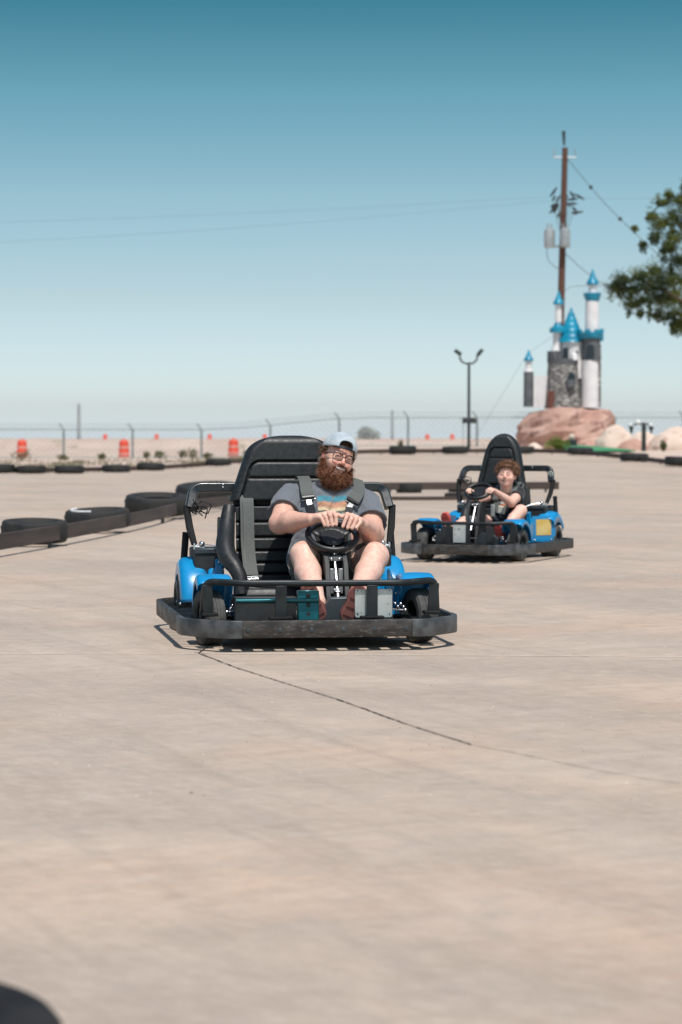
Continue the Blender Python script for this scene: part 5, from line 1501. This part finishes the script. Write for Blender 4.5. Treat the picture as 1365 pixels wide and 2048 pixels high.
# ================================================================== the bearded man
def make_man(kart):
    H = Head((.220, 1.118, .940), R_(9), R_(16), R_(-1))
    LO, HI = (-.26, .20, .08), (.54, 1.36, 1.10)
    F = Field(LO, HI, .0036)
    # torso and pelvis
    F.ell((.17, 1.13, .66), (.200, .115, .150), k=.06); F.ell((.165, 1.09, .50), (.185, .155, .175), k=.06); F.ell((.165, 1.12, .345), (.175, .14, .10), k=.06)
    F.cap((-.01, 1.18, .735), (.37, 1.18, .700), .062, .062, .05)
    F.cap((.19, 1.165, .76), (.21, 1.14, .87), .062, .058, .03)
    # arms
    SL, EL, WL = (-.045, 1.15, .715), (-.118, .955, .600), (.018, .715, .628)
    SR, ER, WR = (.388, 1.15, .680), (.380, .935, .540), (.292, .705, .602)
    F.chain([SL, EL], [.068, .056], .03); F.chain([EL, tuple(np.array(EL) * .62 + np.array(WL) * .38), WL], [.056, .056, .031], .02)
    F.chain([SR, ER], [.068, .060], .03); F.chain([ER, tuple(np.array(ER) * .62 + np.array(WR) * .38), WR], [.060, .056, .031], .02)
    # hands: metacarpals, fingers bent over the rim, thumbs
    def hand(W, K, Pp, Tt, thumb, sg):
        for kk in K: F.cap(W, kk, .021, .0125, .012)
        F.ell(tuple((np.array(W) + np.mean(K, 0)) / 2 + np.array((0, .0, -.003))), (.030, .034, .018), k=.012)
        for kk, pp, tt, r in zip(K, Pp, Tt, (.0098, .0106, .0110, .0104)):
            finger(F, [kk, pp, tt], r + .001, r - .0008, .0035)
            F.ell(kk, (.0125, .0125, .0125), k=.005)
        finger(F, thumb, .0145, .0105, .006)
    hand(WL, [(.052, .668, .642), (.077, .664, .655), (.104, .662, .663), (.130, .664, .665)],
         [(.061, .626, .634), (.081, .618, .642), (.106, .614, .648), (.133, .616, .647)],
         [(.074, .612, .600), (.091, .606, .599), (.113, .603, .601), (.134, .606, .604)],
         [(.060, .70, .625), (.112, .690, .640), (.150, .668, .652), (.170, .650, .642)], 1)
    hand(WR, [(.272, .662, .624), (.251, .660, .638), (.227, .658, .649), (.200, .660, .655)],
         [(.262, .622, .612), (.238, .615, .622), (.213, .612, .630), (.187, .614, .635)],
         [(.240, .608, .586), (.217, .602, .584), (.193, .600, .586), (.169, .604, .594)],
         [(.262, .70, .610), (.222, .690, .622), (.190, .672, .640), (.176, .662, .648)], -1)
    # legs
    HL, KL, AL = (.075, 1.08, .31), (-.016, .765, .440), (.010, .415, .215)
    HR, KR, AR = (.27, 1.08, .31), (.366, .775, .430), (.205, .430, .220)
    F.chain([HL, KL], [.100, .068], .04); F.chain([HR, KR], [.100, .072], .04)
    def shin(K, A, sg):
        K = np.array(K); A = np.array(A); c = K * .66 + A * .34
        F.ell(K + np.array((0, -.018, .006)), (.060, .050, .060), k=.03)
        F.chain([K, tuple(c + np.array((0, .012, -.012))), A], [.064, .068, .038], .02)
    shin(KL, AL, 1); shin(KR, AR, -1)
    F.cap(AL, (.0, .36, .17), .036, .03); F.cap(AR, (.185, .37, .17), .036, .03)
    H.skull(F)
    knees = [np.array(KL), np.array(KR)]
    def extra(V, C):
        # arms sunburnt, shins pale
        leg = (V[:, 1] < .9) & (V[:, 2] < .50) & (V[:, 2] < .56)
        C[leg] = C[leg] * np.array((1.06, 1.08, 1.10))
        arm = (V[:, 2] > .50) & (V[:, 1] < 1.1) & (V[:, 1] > .69) & (V[:, 2] < .72)
        C[arm] = C[arm] * .72 + np.array((.70, .33, .23)) * .28
        for kx in (.052, .077, .104, .130, .272, .251, .227, .200):
            m = (np.abs(V[:, 0] - kx) < .008) & (V[:, 1] < .61 + .02) & (V[:, 2] < .655) & (V[:, 2] > .63)
            C[m] = C[m] * .85 + np.array((.62, .26, .2)) * .15
    body, V, Fa = F.build('person', 'skin', None, skin_color((.78, .52, .41), (.74, .27, .20), H, extra))
    body.matrix_world = kart.matrix_world.copy(); body.location = kart.location; body.rotation_euler = kart.rotation_euler
    tag(body, 'bearded smiling man in backwards cap, glasses and grey T-shirt gripping the wheel', 'person')
    # teeth
    tm = MB(); n_ = 14
    pts = [H.P(.0285 * math.sin(a), -.0985 + .013 * (a / 1.2) ** 2, -.0570 + .0075 * (a / 1.2) ** 2) for a in lin(-1.2, 1.2, n_)]
    vs = []
    for p in pts:
        vs += [p + H.M @ Vector((0, 0, .0050)), p - H.M @ Vector((0, 0, .0045))]
    tm.add(vs, [(2 * i, 2 * i + 1, 2 * i + 3, 2 * i + 2) for i in range(n_)])
    tm.build('teeth', 'teeth', body, solid=.003)
    # ---- T-shirt
    S1 = Field((-.28, .82, .24), (.56, 1.38, .90), .0045)
    S1.ell((.17, 1.13, .66), (.214, .130, .160), k=.06); S1.ell((.165, 1.085, .50), (.200, .170, .19), k=.06); S1.cap((-.01, 1.18, .735), (.37, 1.18, .700), .074, .074, .05)
    eL = np.array(SL) * .28 + np.array(EL) * .72; eR = np.array(SR) * .22 + np.array(ER) * .78
    S1.chain([SL, tuple(eL)], [.080, .085], .03); S1.chain([SR, tuple(eR)], [.080, .092], .03)
    S1.cap((.19, 1.165, .76), (.20, 1.15, .81), .080, .072, .03)
    S1.wobble(.0030, 34, 1.3)
    S1.wobble(.0022, 75, 4.1, (1, .6, 1))
    # open the cuffs and the neck
    for a, b, r in ((eL, np.array(EL), .082), (eR, np.array(ER), .086)):
        d = (b - a) / np.linalg.norm(b - a); S1.cap(tuple(a + d * .035), tuple(a + d * .2), r * 1.35, r * 1.35, .006, True)
        S1.cap(tuple(a - d * .012), tuple(a + d * .12), r - .014, r - .008, .004, True)
    S1.ell(tuple(H.P(0, .02, -.135)), (.075, .075, .055), k=.01, cut=True)
    S1.ell((.085, 1.06, .40), (.155, .150, .130), k=.05)
    S1.plane((.165, 1.1, .30), (0, -.15, -1))
    def shirt_col(V):
        C = np.tile(np.array((.145, .158, .178)), (len(V), 1))
        h = .5 + .5 * np.sin(V[:, 0] * 410) * np.sin(V[:, 2] * 390 + V[:, 1] * 300)
        C *= (1 + .10 * (h - .5))[:, None]
        # printed landscape on the chest: teal sky band, orange sunset, pale land
        x, y, z = V[:, 0] - .172, V[:, 1], V[:, 2]
        fr = (y < 1.10) & (np.abs(x) < .080) & (z < .775) & (z > .60)
        e = .0035 * np.sin(x * 52 + 1) + .0012 * np.sin(x * 170)
        def band(z0, z1, col, w=.006):
            m = (sm(z0 - w, z0 + w, z + e) * (1 - sm(z1 - w, z1 + w, z + e)) * fr)[:, None]
            C[:] = C * (1 - m) + np.array(col) * m
        band(.712, .742, (.07, .27, .34)); band(.680, .712, (.52, .27, .17)); band(.664, .682, (.66, .52, .32))
        band(.651, .663, (.07, .10, .08), .003); band(.628, .652, (.38, .38, .33)); band(.604, .628, (.20, .22, .20))
        pk = fr & (z > .664) & (np.abs(x + .010 - (z - .69) * .35) < .0022 + .05 * np.maximum(0, .676 - z))
        C[pk] = (.28, .12, .07)
        return C
    shirt, SV, SF = S1.build('shirt', 'shirt', body, shirt_col)
    # ---- shorts
    S2 = Field((-.14, .66, .14), (.48, 1.34, .56), .0045)
    S2.ell((.165, 1.12, .345), (.190, .155, .12), k=.06)
    kl = np.array(HL) * .13 + np.array(KL) * .87; kr = np.array(HR) * .10 + np.array(KR) * .90
    S2.chain([HL, tuple(kl)], [.114, .098], .04); S2.chain([HR, tuple(kr)], [.116, .106], .04)
    S2.wobble(.0035, 30, 2.2); S2.wobble(.002, 80, .7)
    for a, b, r in ((kl, np.array(KL), .098), (kr, np.array(KR), .106)):
        d = (b - a) / np.linalg.norm(b - a); S2.cap(tuple(a + d * .03), tuple(a + d * .24), r * 1.35, r * 1.35, .006, True)
        S2.cap(tuple(a - d * .05), tuple(a + d * .12), r - .016, r - .008, .004, True)
    def sc_(V):
        C = np.tile(np.array((.20, .185, .165)), (len(V), 1))
        h = .5 + .5 * np.sin(V[:, 0] * 300) * np.sin(V[:, 1] * 330 + V[:, 2] * 200)
        return C * (1 + .14 * (h - .5))[:, None]
    S2.build('shorts', 'cloth', body, sc_)
    # ---- shoes: soles face the camera
    def shoe(heel, toe, ank, sole_dir, mname='shoe_suede', w=.043, sc=1.0, solem='shoe_sole'):
        heel, toe, ank = map(np.array, (heel, toe, ank)); ax = toe - heel; L_ = np.linalg.norm(ax); ax = ax / L_
        sd_ = np.array(sole_dir, float); sd_ -= ax * (sd_ @ ax); sd_ /= np.linalg.norm(sd_); wd = np.cross(ax, sd_)
        lo = np.minimum(np.minimum(heel, toe), ank) - .09; hi = np.maximum(np.maximum(heel, toe), ank) + .09
        Q = Field(lo, hi, .0036)
        up = -sd_
        Q.ell(heel + up * .032, (w * .78, w * .8, w * .8), k=.03)
        M_ = np.stack([wd, up, ax], 1)
        Q.ell(heel + ax * L_ * .30 + up * .036, (w * .82, .042 * sc, L_ * .34), M_, .03); Q.ell(heel + ax * L_ * .68 + up * .024, (w, .034 * sc, L_ * .30), M_, .03)
        Q.cap(tuple(heel + up * .04 + ax * .01), tuple(ank), .040 * sc, .042 * sc, .03)
        d = (ank - heel) / np.linalg.norm(ank - heel)
        Q.cap(tuple(ank + d * .028), tuple(ank + d * .12), .07, .07, .004, True); Q.cap(tuple(ank), tuple(ank + d * .06), .034 * sc, .036 * sc, .003, True)
        # flat cut for the sole
        Q.plane(heel - up * .004, sd_)
        sh, _, _ = Q.build('shoe', mname, body_ref[0])
        # sole slab
        g_ = MB(); pl = []
        for t_, ww in ((-.10, .45), (-.04, .72), (.05, .80), (.25, .74), (.45, .78), (.65, 1.0), (.82, .96), (.94, .68), (1.0, .3)): pl.append((t_, ww))
        ring = [heel + ax * L_ * a + wd * w * b for a, b in pl] + [heel + ax * L_ * a - wd * w * b for a, b in reversed(pl)]
        n = len(ring); vs = [tuple(q + sd_ * .012) for q in ring] + [tuple(q - sd_ * .008) for q in ring]
        g_.add(vs, [tuple(range(n)), tuple(range(2 * n - 1, n - 1, -1))] + [(i, i + n, (i + 1) % n + n, (i + 1) % n) for i in range(n)])
        so = g_.build('sole', solem, sh, bevel=.004)
        for k in range(7):
            a = .08 + k * .125
            MB().tube([heel + ax * L_ * a - wd * w * .62 + sd_ * .0125, heel + ax * L_ * a + wd * w * .62 + sd_ * .0125], .0022, seg=5).build('sole_groove', mname, sh) if k % 2 == 0 else None
        return sh
    body_ref[0] = body; shoe_ref[0] = shoe
    shoe((.012, .335, .150), (-.072, .262, .322), AL, (-.10, -1, .30))
    shoe((.150, .345, .140), (.215, .285, .310), AR, (.05, -1, .30))
    # ---- cap worn backwards
    Q = Field(tuple(np.array(H.c) - .17), tuple(np.array(H.c) + .17), .003)
    H.ell(Q, (-.004, .018, .050), (.091, .112, .095)); H.ell(Q, (0, -.01, .064), (.084, .088, .080), .02)
    H.ell(Q, (0, .018, .034), (.0805, .100, .094), .004, True)
    Q.plane(H.P(0, -.08, .058), H.M @ Vector((0, -.10, -1)))
    Q2 = Field(tuple(np.array(H.c) - .17), tuple(np.array(H.c) + .17), .003)
    # opening above the strap
    for q in (-.011, 0, .011): H.cap(Q, (q, -.2, .070), (q, -.05, .070), .028, .028, .003, True)
    capo, _, _ = Q.build('cap', 'cap_cloth', body)
    H.ell(Q2, (0, .125, -.012), (.072, .060, .0045), .01, R=Matrix.Rotation(R_(-24), 3, 'X'))
    Q2.build('cap_bill', 'cap_cloth', capo)
    st = MB(); pts = []
    for a in lin(-52, 52, 16):
        q = R_(a); pts.append(H.P(.0865 * math.sin(q) * .96, .010 - .106 * math.cos(q), .0560 + .004 * math.cos(q)))
    strip(st, pts, .016, .004, side=H.M @ Vector((0, .25, 1)))
    st.build('cap_strap', 'plastic', capo)
    arc = [H.P(.040 * math.cos(a), -.098 + .010 * abs(math.cos(a)) + .014 * max(0, math.sin(a)), .068 + .030 * math.sin(a)) for a in lin(0, PI, 14)]
    MB().tube(arc, .0022, seg=6).build('cap_piping', 'gunmetal', capo)
    # ---- glasses
    g_ = MB(); rg = H
    for q in (-1, 1):
        ring = []
        for k in range(24):
            a = 2 * PI * k / 24; sx = abs(math.cos(a)) ** .75 * (1 if math.cos(a) > 0 else -1); sz = abs(math.sin(a)) ** .75 * (1 if math.sin(a) > 0 else -1)
            ring.append(rg.P(q * .0335 + .0265 * sx, -.102 + .012 * ((q * .0335 + .0265 * sx) / .06) ** 2 * 1.0, .004 + .0205 * sz))
        g_.tube(ring, .0024, seg=6, closed=True)
        g_.tube([rg.P(q * .060, -.090, .016), rg.P(q * .070, -.076, .016), rg.P(q * .0815, .005, .012)], .0023, seg=6)
        top = [r for r in ring]
    g_.tube([rg.P(-.007, -.102, .008), rg.P(0, -.104, .011), rg.P(.007, -.102, .008)], .0022, seg=6)
    for q in (-1, 1):
        g_.tube(catmull([rg.P(q * .010, -.1035, .021), rg.P(q * .034, -.1, .0255), rg.P(q * .058, -.092, .021)], 4), .0028, seg=6)
    gl = g_.build('glasses', 'glasses', body)
    # ---- beard: solid under-volume and strands
    Q = Field(tuple(np.array(H.P(0, -.04, -.09)) - .16), tuple(np.array(H.P(0, -.04, -.09)) + .16), .0038)
    H.ell(Q, (0, -.040, -.100), (.064, .058, .056), .03); H.ell(Q, (-.006, -.045, -.126), (.048, .046, .042), .03)
    for q in (-1, 1):
        H.cap(Q, (q * .076, .004, -.025), (q * .062, -.030, -.098), .010, .026, .02)
        H.cap(Q, (q * .006, -.0985, -.0405), (q * .034, -.083, -.050), .0055, .0055, .004)
        H.cap(Q, (q * .036, -.081, -.054), (q * .046, -.062, -.095), .006, .016, .010)
    H.ell(Q, (0, -.098, -.061), (.030, .03, .016), .005, True)
    H.ell(Q, (0, -.115, -.035), (.05, .03, .006), .004, True) if False else None
    Q.wobble(.0028, 170, .6)
    cols = [(.20, .070, .030), (.30, .115, .050), (.11, .036, .018), (.48, .23, .11), (.24, .085, .038), (.075, .026, .015)]
    def bc(V):
        rng = np.random.RandomState(1); return np.array(cols)[rng.randint(0, 3, len(V))] * .75
    bo, BV, BF = Q.build('beard', 'beard_hair', body, bc, 0)
    rnd = random.Random(9); pick = [BV[rnd.randrange(len(BV))] for _ in range(12000)]
    roots, dirs = [], []
    for p in pick:
        L = H.loc(p[None])[0]
        if L[1] > .02: continue
        if abs(L[0]) < .032 and -.078 < L[2] < -.045: continue
        if L[1] < -.045 and abs(L[0]) > .030 and L[2] > -.075 and rnd.random() < .7: continue
        if L[2] > -.050 and L[1] < -.07 and rnd.random() < .6: continue
        top_ = L[2] > -.085 and L[1] < -.05
        if top_ and rnd.random() < .35: continue
        d = np.array((L[0] * 9.0, -.55 + (L[1] + .04) * 4, -.8 if L[2] < -.06 else -.6)) + np.array([rnd.uniform(-.7, .7) for _ in range(3)])
        roots.append(Vector(tuple(p))); dirs.append(H.M @ Vector(tuple(d)))
    hg = MB(); HC = []
    hair_tufts(hg, roots, dirs, rnd, .027, .0016, cols, curl=.42, droop=.12, C=HC)
    build_colored(hg, HC, 'beard_strands', 'beard_hair', bo)
    # ---- hair at the temples and under the cap opening
    roots, dirs = [], []
    for _ in range(900):
        q = -1 if rnd.random() < .62 else 1
        a = rnd.uniform(-.5, 1.3)
        p = Vector((q * .080, .012 + .055 * a, rnd.uniform(.008, .058))); roots.append(H.P(*p))
        dirs.append(H.M @ Vector((q * (1.0 + rnd.uniform(-.2, .6)), rnd.uniform(-.6, .6), rnd.uniform(-.7, .5))))
    for _ in range(700):
        x = rnd.uniform(-.038, .038); z = rnd.uniform(.058, .100)
        if (x / 1.3) ** 2 + (z - .070) ** 2 > .030 ** 2: continue
        roots.append(H.P(x, .018 - .097 * math.sqrt(max(0, 1 - (x / .078) ** 2 - ((z - .028) / .086) ** 2)), z)); dirs.append(H.M @ Vector((rnd.uniform(-.8, .8), -.25, rnd.uniform(-.2, .6))))
    hg = MB(); HC = []
    hair_tufts(hg, roots, dirs, rnd, .024, .0018, [(.11, .05, .025), (.17, .085, .045), (.07, .032, .018), (.22, .12, .065)], curl=.5, droop=.2, C=HC)
    build_colored(hg, HC, 'hair', 'beard_hair', body)
    return body, SV
body_ref = [None]; shoe_ref = [None]
bpy.context.view_layer.update()
man, SV = make_man(kart1)

# harness worn by the man: belongs to the kart
def shirt_y(x, z, V=SV):
    m = (np.abs(V[:, 0] - x) < .012) & (np.abs(V[:, 2] - z) < .012)
    return float(V[m][:, 1].min()) if m.any() else 1.1
def harness(name, pts, w, chest=True):
    P = []
    for (x, z, dy) in pts: P.append((x, shirt_y(x, z) - .006 + dy, z))
    return P
for (top, mid, bot, bx, bz, lean) in ((( .040, .800), (.038, .775), (.042, .748), .046, .690, .06), ((.338, .785), (.316, .755), (.290, .722), .276, .660, -.48)):
    y1 = shirt_y(*top); y2 = shirt_y(*mid); y3 = shirt_y(*bot)
    P = [(top[0], 1.30, top[1] + .03), (top[0], 1.22, top[1] + .045), (top[0] , y1 + .03, top[1] + .022), (top[0] - .001, y1 - .008, top[1]), (mid[0], y2 - .012, mid[1]), (bot[0], y3 - .012, bot[1])]
    sd_ = Vector((math.cos(lean), 0, math.sin(lean) * .6))
    hs_ = strip(MB(), catmull(P, 6), .066, .006, side=sd_).build('harness_strap', 'belt', kart1, smooth=30)
    d = Vector((bot[0] - mid[0], y3 - y2, bot[1] - mid[1])).normalized(); b0 = Vector((bot[0], y3 - .014, bot[1]))
    sd2 = (sd_ - d * sd_.dot(d)).normalized(); nn = sd2.cross(d).normalized()
    Rm = Matrix((sd2, -nn if nn.y > 0 else nn, -d)).transposed()
    def blk(lo, hi, nm, mt, off, bev=.003, par=hs_):
        o_ = MB().box(lo, hi).build(nm, mt, kart1, bevel=bev); o_.matrix_local = Matrix.Translation(b0 + d * off) @ Rm.to_4x4(); return o_
    a1 = blk((-.036, -.010, -.008), (.036, .008, .008), 'harness_adjuster', 'plastic', .012)
    a2 = blk((-.038, -.014, -.004), (.038, -.006, .003), 'harness_bar', 'chrome', .022, .002)
    a3 = blk((-.016, -.012, -.028), (.016, -.004, .024), 'harness_clip', 'steel', .048, .003)
    a4 = blk((-.014, -.014, -.012), (.012, -.011, .010), 'clip_window', 'gunmetal', .044, .001)
    c0 = b0 + d * .06; tx = .165; P = [c0, Vector((c0.x + (tx - c0.x) * .15, shirt_y(c0.x, c0.z - .06) - .010, c0.z - .07)), Vector((c0.x + (tx - c0.x) * .35, shirt_y(min(max(c0.x, .05), .28), .54) - .010, .54)), Vector((c0.x + (tx - c0.x) * .6, shirt_y(.165, .45) - .008, .45))]
    strip(MB(), catmull(P, 6), .040, .004).build('harness_strap', 'plastic', kart1, smooth=30)

# ================================================================== the child
def make_child(kart):
    H = Head((.110, 1.11, .722), R_(9), R_(3), R_(-7), .95)
    F = Field((-.30, .20, .08), (.48, 1.36, .90), .0036)
    F.ell((.10, 1.17, .45), (.120, .085, .120), k=.05); F.ell((.085, 1.15, .33), (.115, .10, .10), k=.05)
    F.cap((.00, 1.18, .570), (.20, 1.18, .570), .042, .042, .04)
    F.cap((.105, 1.165, .56), (.112, 1.13, .66), .038, .038, .02)
    SL, EL, WL = (-.020, 1.15, .545), (-.120, .960, .500), (-.118, .815, .575)
    SR, ER, WR = (.205, 1.15, .540), (.196, .965, .490), (.105, .790, .585)
    F.chain([SL, EL, WL], [.044, .038, .024], .02); F.chain([SR, ER, WR], [.046, .042, .026], .02)
    for W, K, Pp, Tt, th in ((WL, [(-.148, .765, .592), (-.138, .760, .602), (-.124, .757, .606), (-.110, .757, .604)], [(-.150, .735, .582), (-.138, .728, .590), (-.122, .725, .594), (-.107, .728, .592)],
                              [(-.138, .728, .566), (-.126, .722, .570), (-.112, .720, .572), (-.098, .724, .574)], [(-.112, .80, .580), (-.092, .775, .592), (-.082, .750, .588)]),
                             (WR, [(.108, .742, .600), (.094, .738, .611), (.079, .736, .616), (.064, .738, .612)], [(.106, .708, .592), (.090, .702, .600), (.074, .700, .604), (.060, .704, .602)],
                              [(.092, .700, .574), (.078, .696, .578), (.064, .694, .580), (.050, .700, .582)], [(.082, .78, .590), (.058, .762, .602), (.042, .738, .598)])):
        for k in K: F.cap(W, k, .017, .010, .01)
        F.ell(tuple((np.array(W) + np.mean(K, 0)) / 2), (.024, .030, .017), k=.01)
        for k, p, t_ in zip(K, Pp, Tt): finger(F, [k, p, t_], .0088, .0072, .003)
        finger(F, th, .0105, .008, .005)
    HL, KL, AL = (.02, 1.10, .29), (-.095, .73, .345), (-.160, .440, .290)
    HR, KR, AR = (.16, 1.10, .29), (.325, .835, .420), (.262, .520, .262)
    F.chain([HL, KL], [.072, .050], .03); F.chain([HR, KR], [.072, .052], .03)
    F.chain([KL, tuple(np.array(KL) * .6 + np.array(AL) * .4), AL], [.046, .046, .028], .02)
    F.chain([KR, tuple(np.array(KR) * .6 + np.array(AR) * .4), AR], [.050, .047, .028], .02)
    F.cap(AL, (-.185, .36, .30), .026, .024); F.cap(AR, (.258, .45, .23), .026, .024)
    H.skull(F, True)
    body, V, _ = F.build('person', 'skin', None, skin_color((.84, .56, .45), (.80, .38, .30), H, None, .5))
    body.location = kart.location; body.rotation_euler = kart.rotation_euler
    tag(body, 'curly haired child in black T-shirt and red shoes steering the smaller kart', 'person')
    body_ref[0] = body
    S1 = Field((-.16, .90, .24), (.34, 1.36, .70), .0045)
    S1.ell((.10, 1.17, .45), (.135, .100, .130), k=.05); S1.ell((.085, 1.14, .33), (.130, .120, .11), k=.05); S1.cap((.00, 1.18, .572), (.20, 1.18, .572), .054, .054, .04); S1.cap((.105, 1.17, .58), (.11, 1.15, .625), .052, .048, .03)
    eL = np.array(SL) * .45 + np.array(EL) * .55; eR = np.array(SR) * .45 + np.array(ER) * .55
    S1.chain([SL, tuple(eL)], [.056, .060], .02); S1.chain([SR, tuple(eR)], [.058, .064], .02)
    S1.wobble(.003, 48, 2.1)
    for a, b, r in ((eL, np.array(EL), .058), (eR, np.array(ER), .062)):
        d = (b - a) / np.linalg.norm(b - a); S1.cap(tuple(a + d * .02), tuple(a + d * .15), r * 1.4, r * 1.4, .005, True); S1.cap(tuple(a - d * .012), tuple(a + d * .1), r - .010, r - .008, .004, True)
    S1.ell(tuple(H.P(0, .03, -.105)), (.046, .046, .034), k=.01, cut=True)
    S1.plane((.1, 1.1, .29), (0, 0, -1))
    def col(V):
        C = np.tile(np.array((.014, .015, .017)), (len(V), 1))
        x, z = V[:, 0] - .095, V[:, 2] - .475; f_ = V[:, 1] < 1.12
        m = f_ & (np.abs(x) < .035) & (np.abs(z - .01) < .012); C[m] = (.55, .55, .52)
        m = f_ & (x * x / .045 ** 2 + (z + .02) ** 2 / .018 ** 2 < 1); C[m] = (.60, .22, .10)
        return C
    S1.build('shirt', 'shirt', body, col)
    S2 = Field((-.16, .72, .16), (.36, 1.26, .48), .0045)
    S2.ell((.085, 1.14, .32), (.130, .125, .095), k=.05)
    kl = np.array(HL) * .45 + np.array(KL) * .55; kr = np.array(HR) * .50 + np.array(KR) * .50
    S2.chain([HL, tuple(kl)], [.086, .074], .03); S2.chain([HR, tuple(kr)], [.086, .074], .03)
    S2.wobble(.003, 40, 1.2)
    for a, b, r in ((kl, np.array(KL), .072), (kr, np.array(KR), .072)):
        d = (b - a) / np.linalg.norm(b - a); S2.cap(tuple(a + d * .02), tuple(a + d * .2), r * 1.4, r * 1.4, .005, True); S2.cap(tuple(a - d * .03), tuple(a + d * .1), r - .012, r - .008, .004, True)
    S2.build('shorts', 'navy_cloth', body)
    # red shoes with soles towards the camera
    for heel, toe, ank, sd0 in (((-.190, .375, .245), (-.205, .325, .415), AL, (-.10, -1, .30)), ((.262, .44, .165), (.262, .375, .315), AR, (0, -1, .35))):
        shoe_ref[0](heel, toe, ank, sd0, 'shoe_red', .038, .82, 'shoe_red')
    # curly hair
    Q = Field(tuple(np.array(H.c) - .17), tuple(np.array(H.c) + .17), .0045)
    H.ell(Q, (.004, .030, .045), (.096, .100, .080))
    H.ell(Q, (0, -.060, .080), (.058, .040, .026), .02)
    rnd = random.Random(21)
    for _ in range(130):
        a = rnd.uniform(0, 2 * PI); e_ = rnd.uniform(-.25, 1.5)
        c = (.004 + .098 * math.cos(a) * math.cos(e_), .03 + .100 * math.sin(a) * math.cos(e_), .045 + .086 * math.sin(e_))
        if c[1] < -.03 and c[2] < .070: continue
        H.ell(Q, c, [rnd.uniform(.011, .020)] * 3, .005)
    H.ell(Q, (0, -.085, .004), (.062, .08, .070), .01, True)
    Q.wobble(.003, 150, 1)
    cols = [(.15, .068, .034), (.25, .115, .056), (.07, .032, .018), (.36, .18, .095), (.18, .08, .040)]
    def hc(V): return np.array(cols)[np.random.RandomState(2).randint(0, 5, len(V))] * .8
    ho, HV, _ = Q.build('hair', 'beard_hair', body, hc, 0)
    roots, dirs = [], []
    for _ in range(3800):
        p = HV[rnd.randrange(len(HV))]; L = H.loc(p[None])[0]
        if L[1] < -.04 and L[2] < .060: continue
        n = np.array((L[0], L[1] - .03, L[2] - .04)); n = n / np.linalg.norm(n) + np.array([rnd.uniform(-.7, .7) for _ in range(3)])
        roots.append(Vector(tuple(p))); dirs.append(H.M @ Vector(tuple(n)))
    hg = MB(); HC = []
    hair_tufts(hg, roots, dirs, rnd, .026, .0022, cols, curl=1.1, segs=5, droop=.2, C=HC)
    build_colored(hg, HC, 'curls', 'beard_hair', ho)
    # teeth line
    tm = MB(); pts = [H.P(.017 * math.sin(a), -.0895 + .008 * (a / 1.2) ** 2, -.056 + .004 * (a / 1.2) ** 2) for a in lin(-1.2, 1.2, 8)]
    vs = []
    for p in pts: vs += [p + H.M @ Vector((0, 0, .0028)), p - H.M @ Vector((0, 0, .0028))]
    tm.add(vs, [(2 * i, 2 * i + 1, 2 * i + 3, 2 * i + 2) for i in range(8)]); tm.build('teeth', 'teeth', body, solid=.003)
    return body
make_child(kart2)
# child's harness, part of the kart
for x, dx_ in ((.015, .0), (.180, .0)):
    P = [(x, 1.30, .66), (x, 1.24, .645), (x, 1.14, .612), (x + dx_, 1.085, .56), (x + (.09 - x) * .3, 1.045, .48), (x + (.09 - x) * .7, 1.01, .40)]
    strip(MB(), catmull(P, 6), .045, .005).build('harness_strap', 'belt', kart2, smooth=30)
    MB().box((x - .026 + (.09 - x) * .18, 1.035, .505), (x + .026 + (.09 - x) * .18, 1.05, .525)).build('harness_bar', 'chrome', kart2, bevel=.003)
strip(MB(), [(.015, 1.33, .80), (.015, 1.305, .70), (.015, 1.29, .64)], .055, .005).build('harness_strap', 'belt', kart2)
MB().box((.070, .975, .385), (.140, .990, .455), rot=Matrix.Rotation(R_(12), 3, 'Y')).build('harness_buckle', 'sticker_white', kart2, bevel=.008)
MB().box((.020, .93, .36), (.055, .945, .47)).build('belt_tongue', 'grey_metal', kart2, bevel=.008)
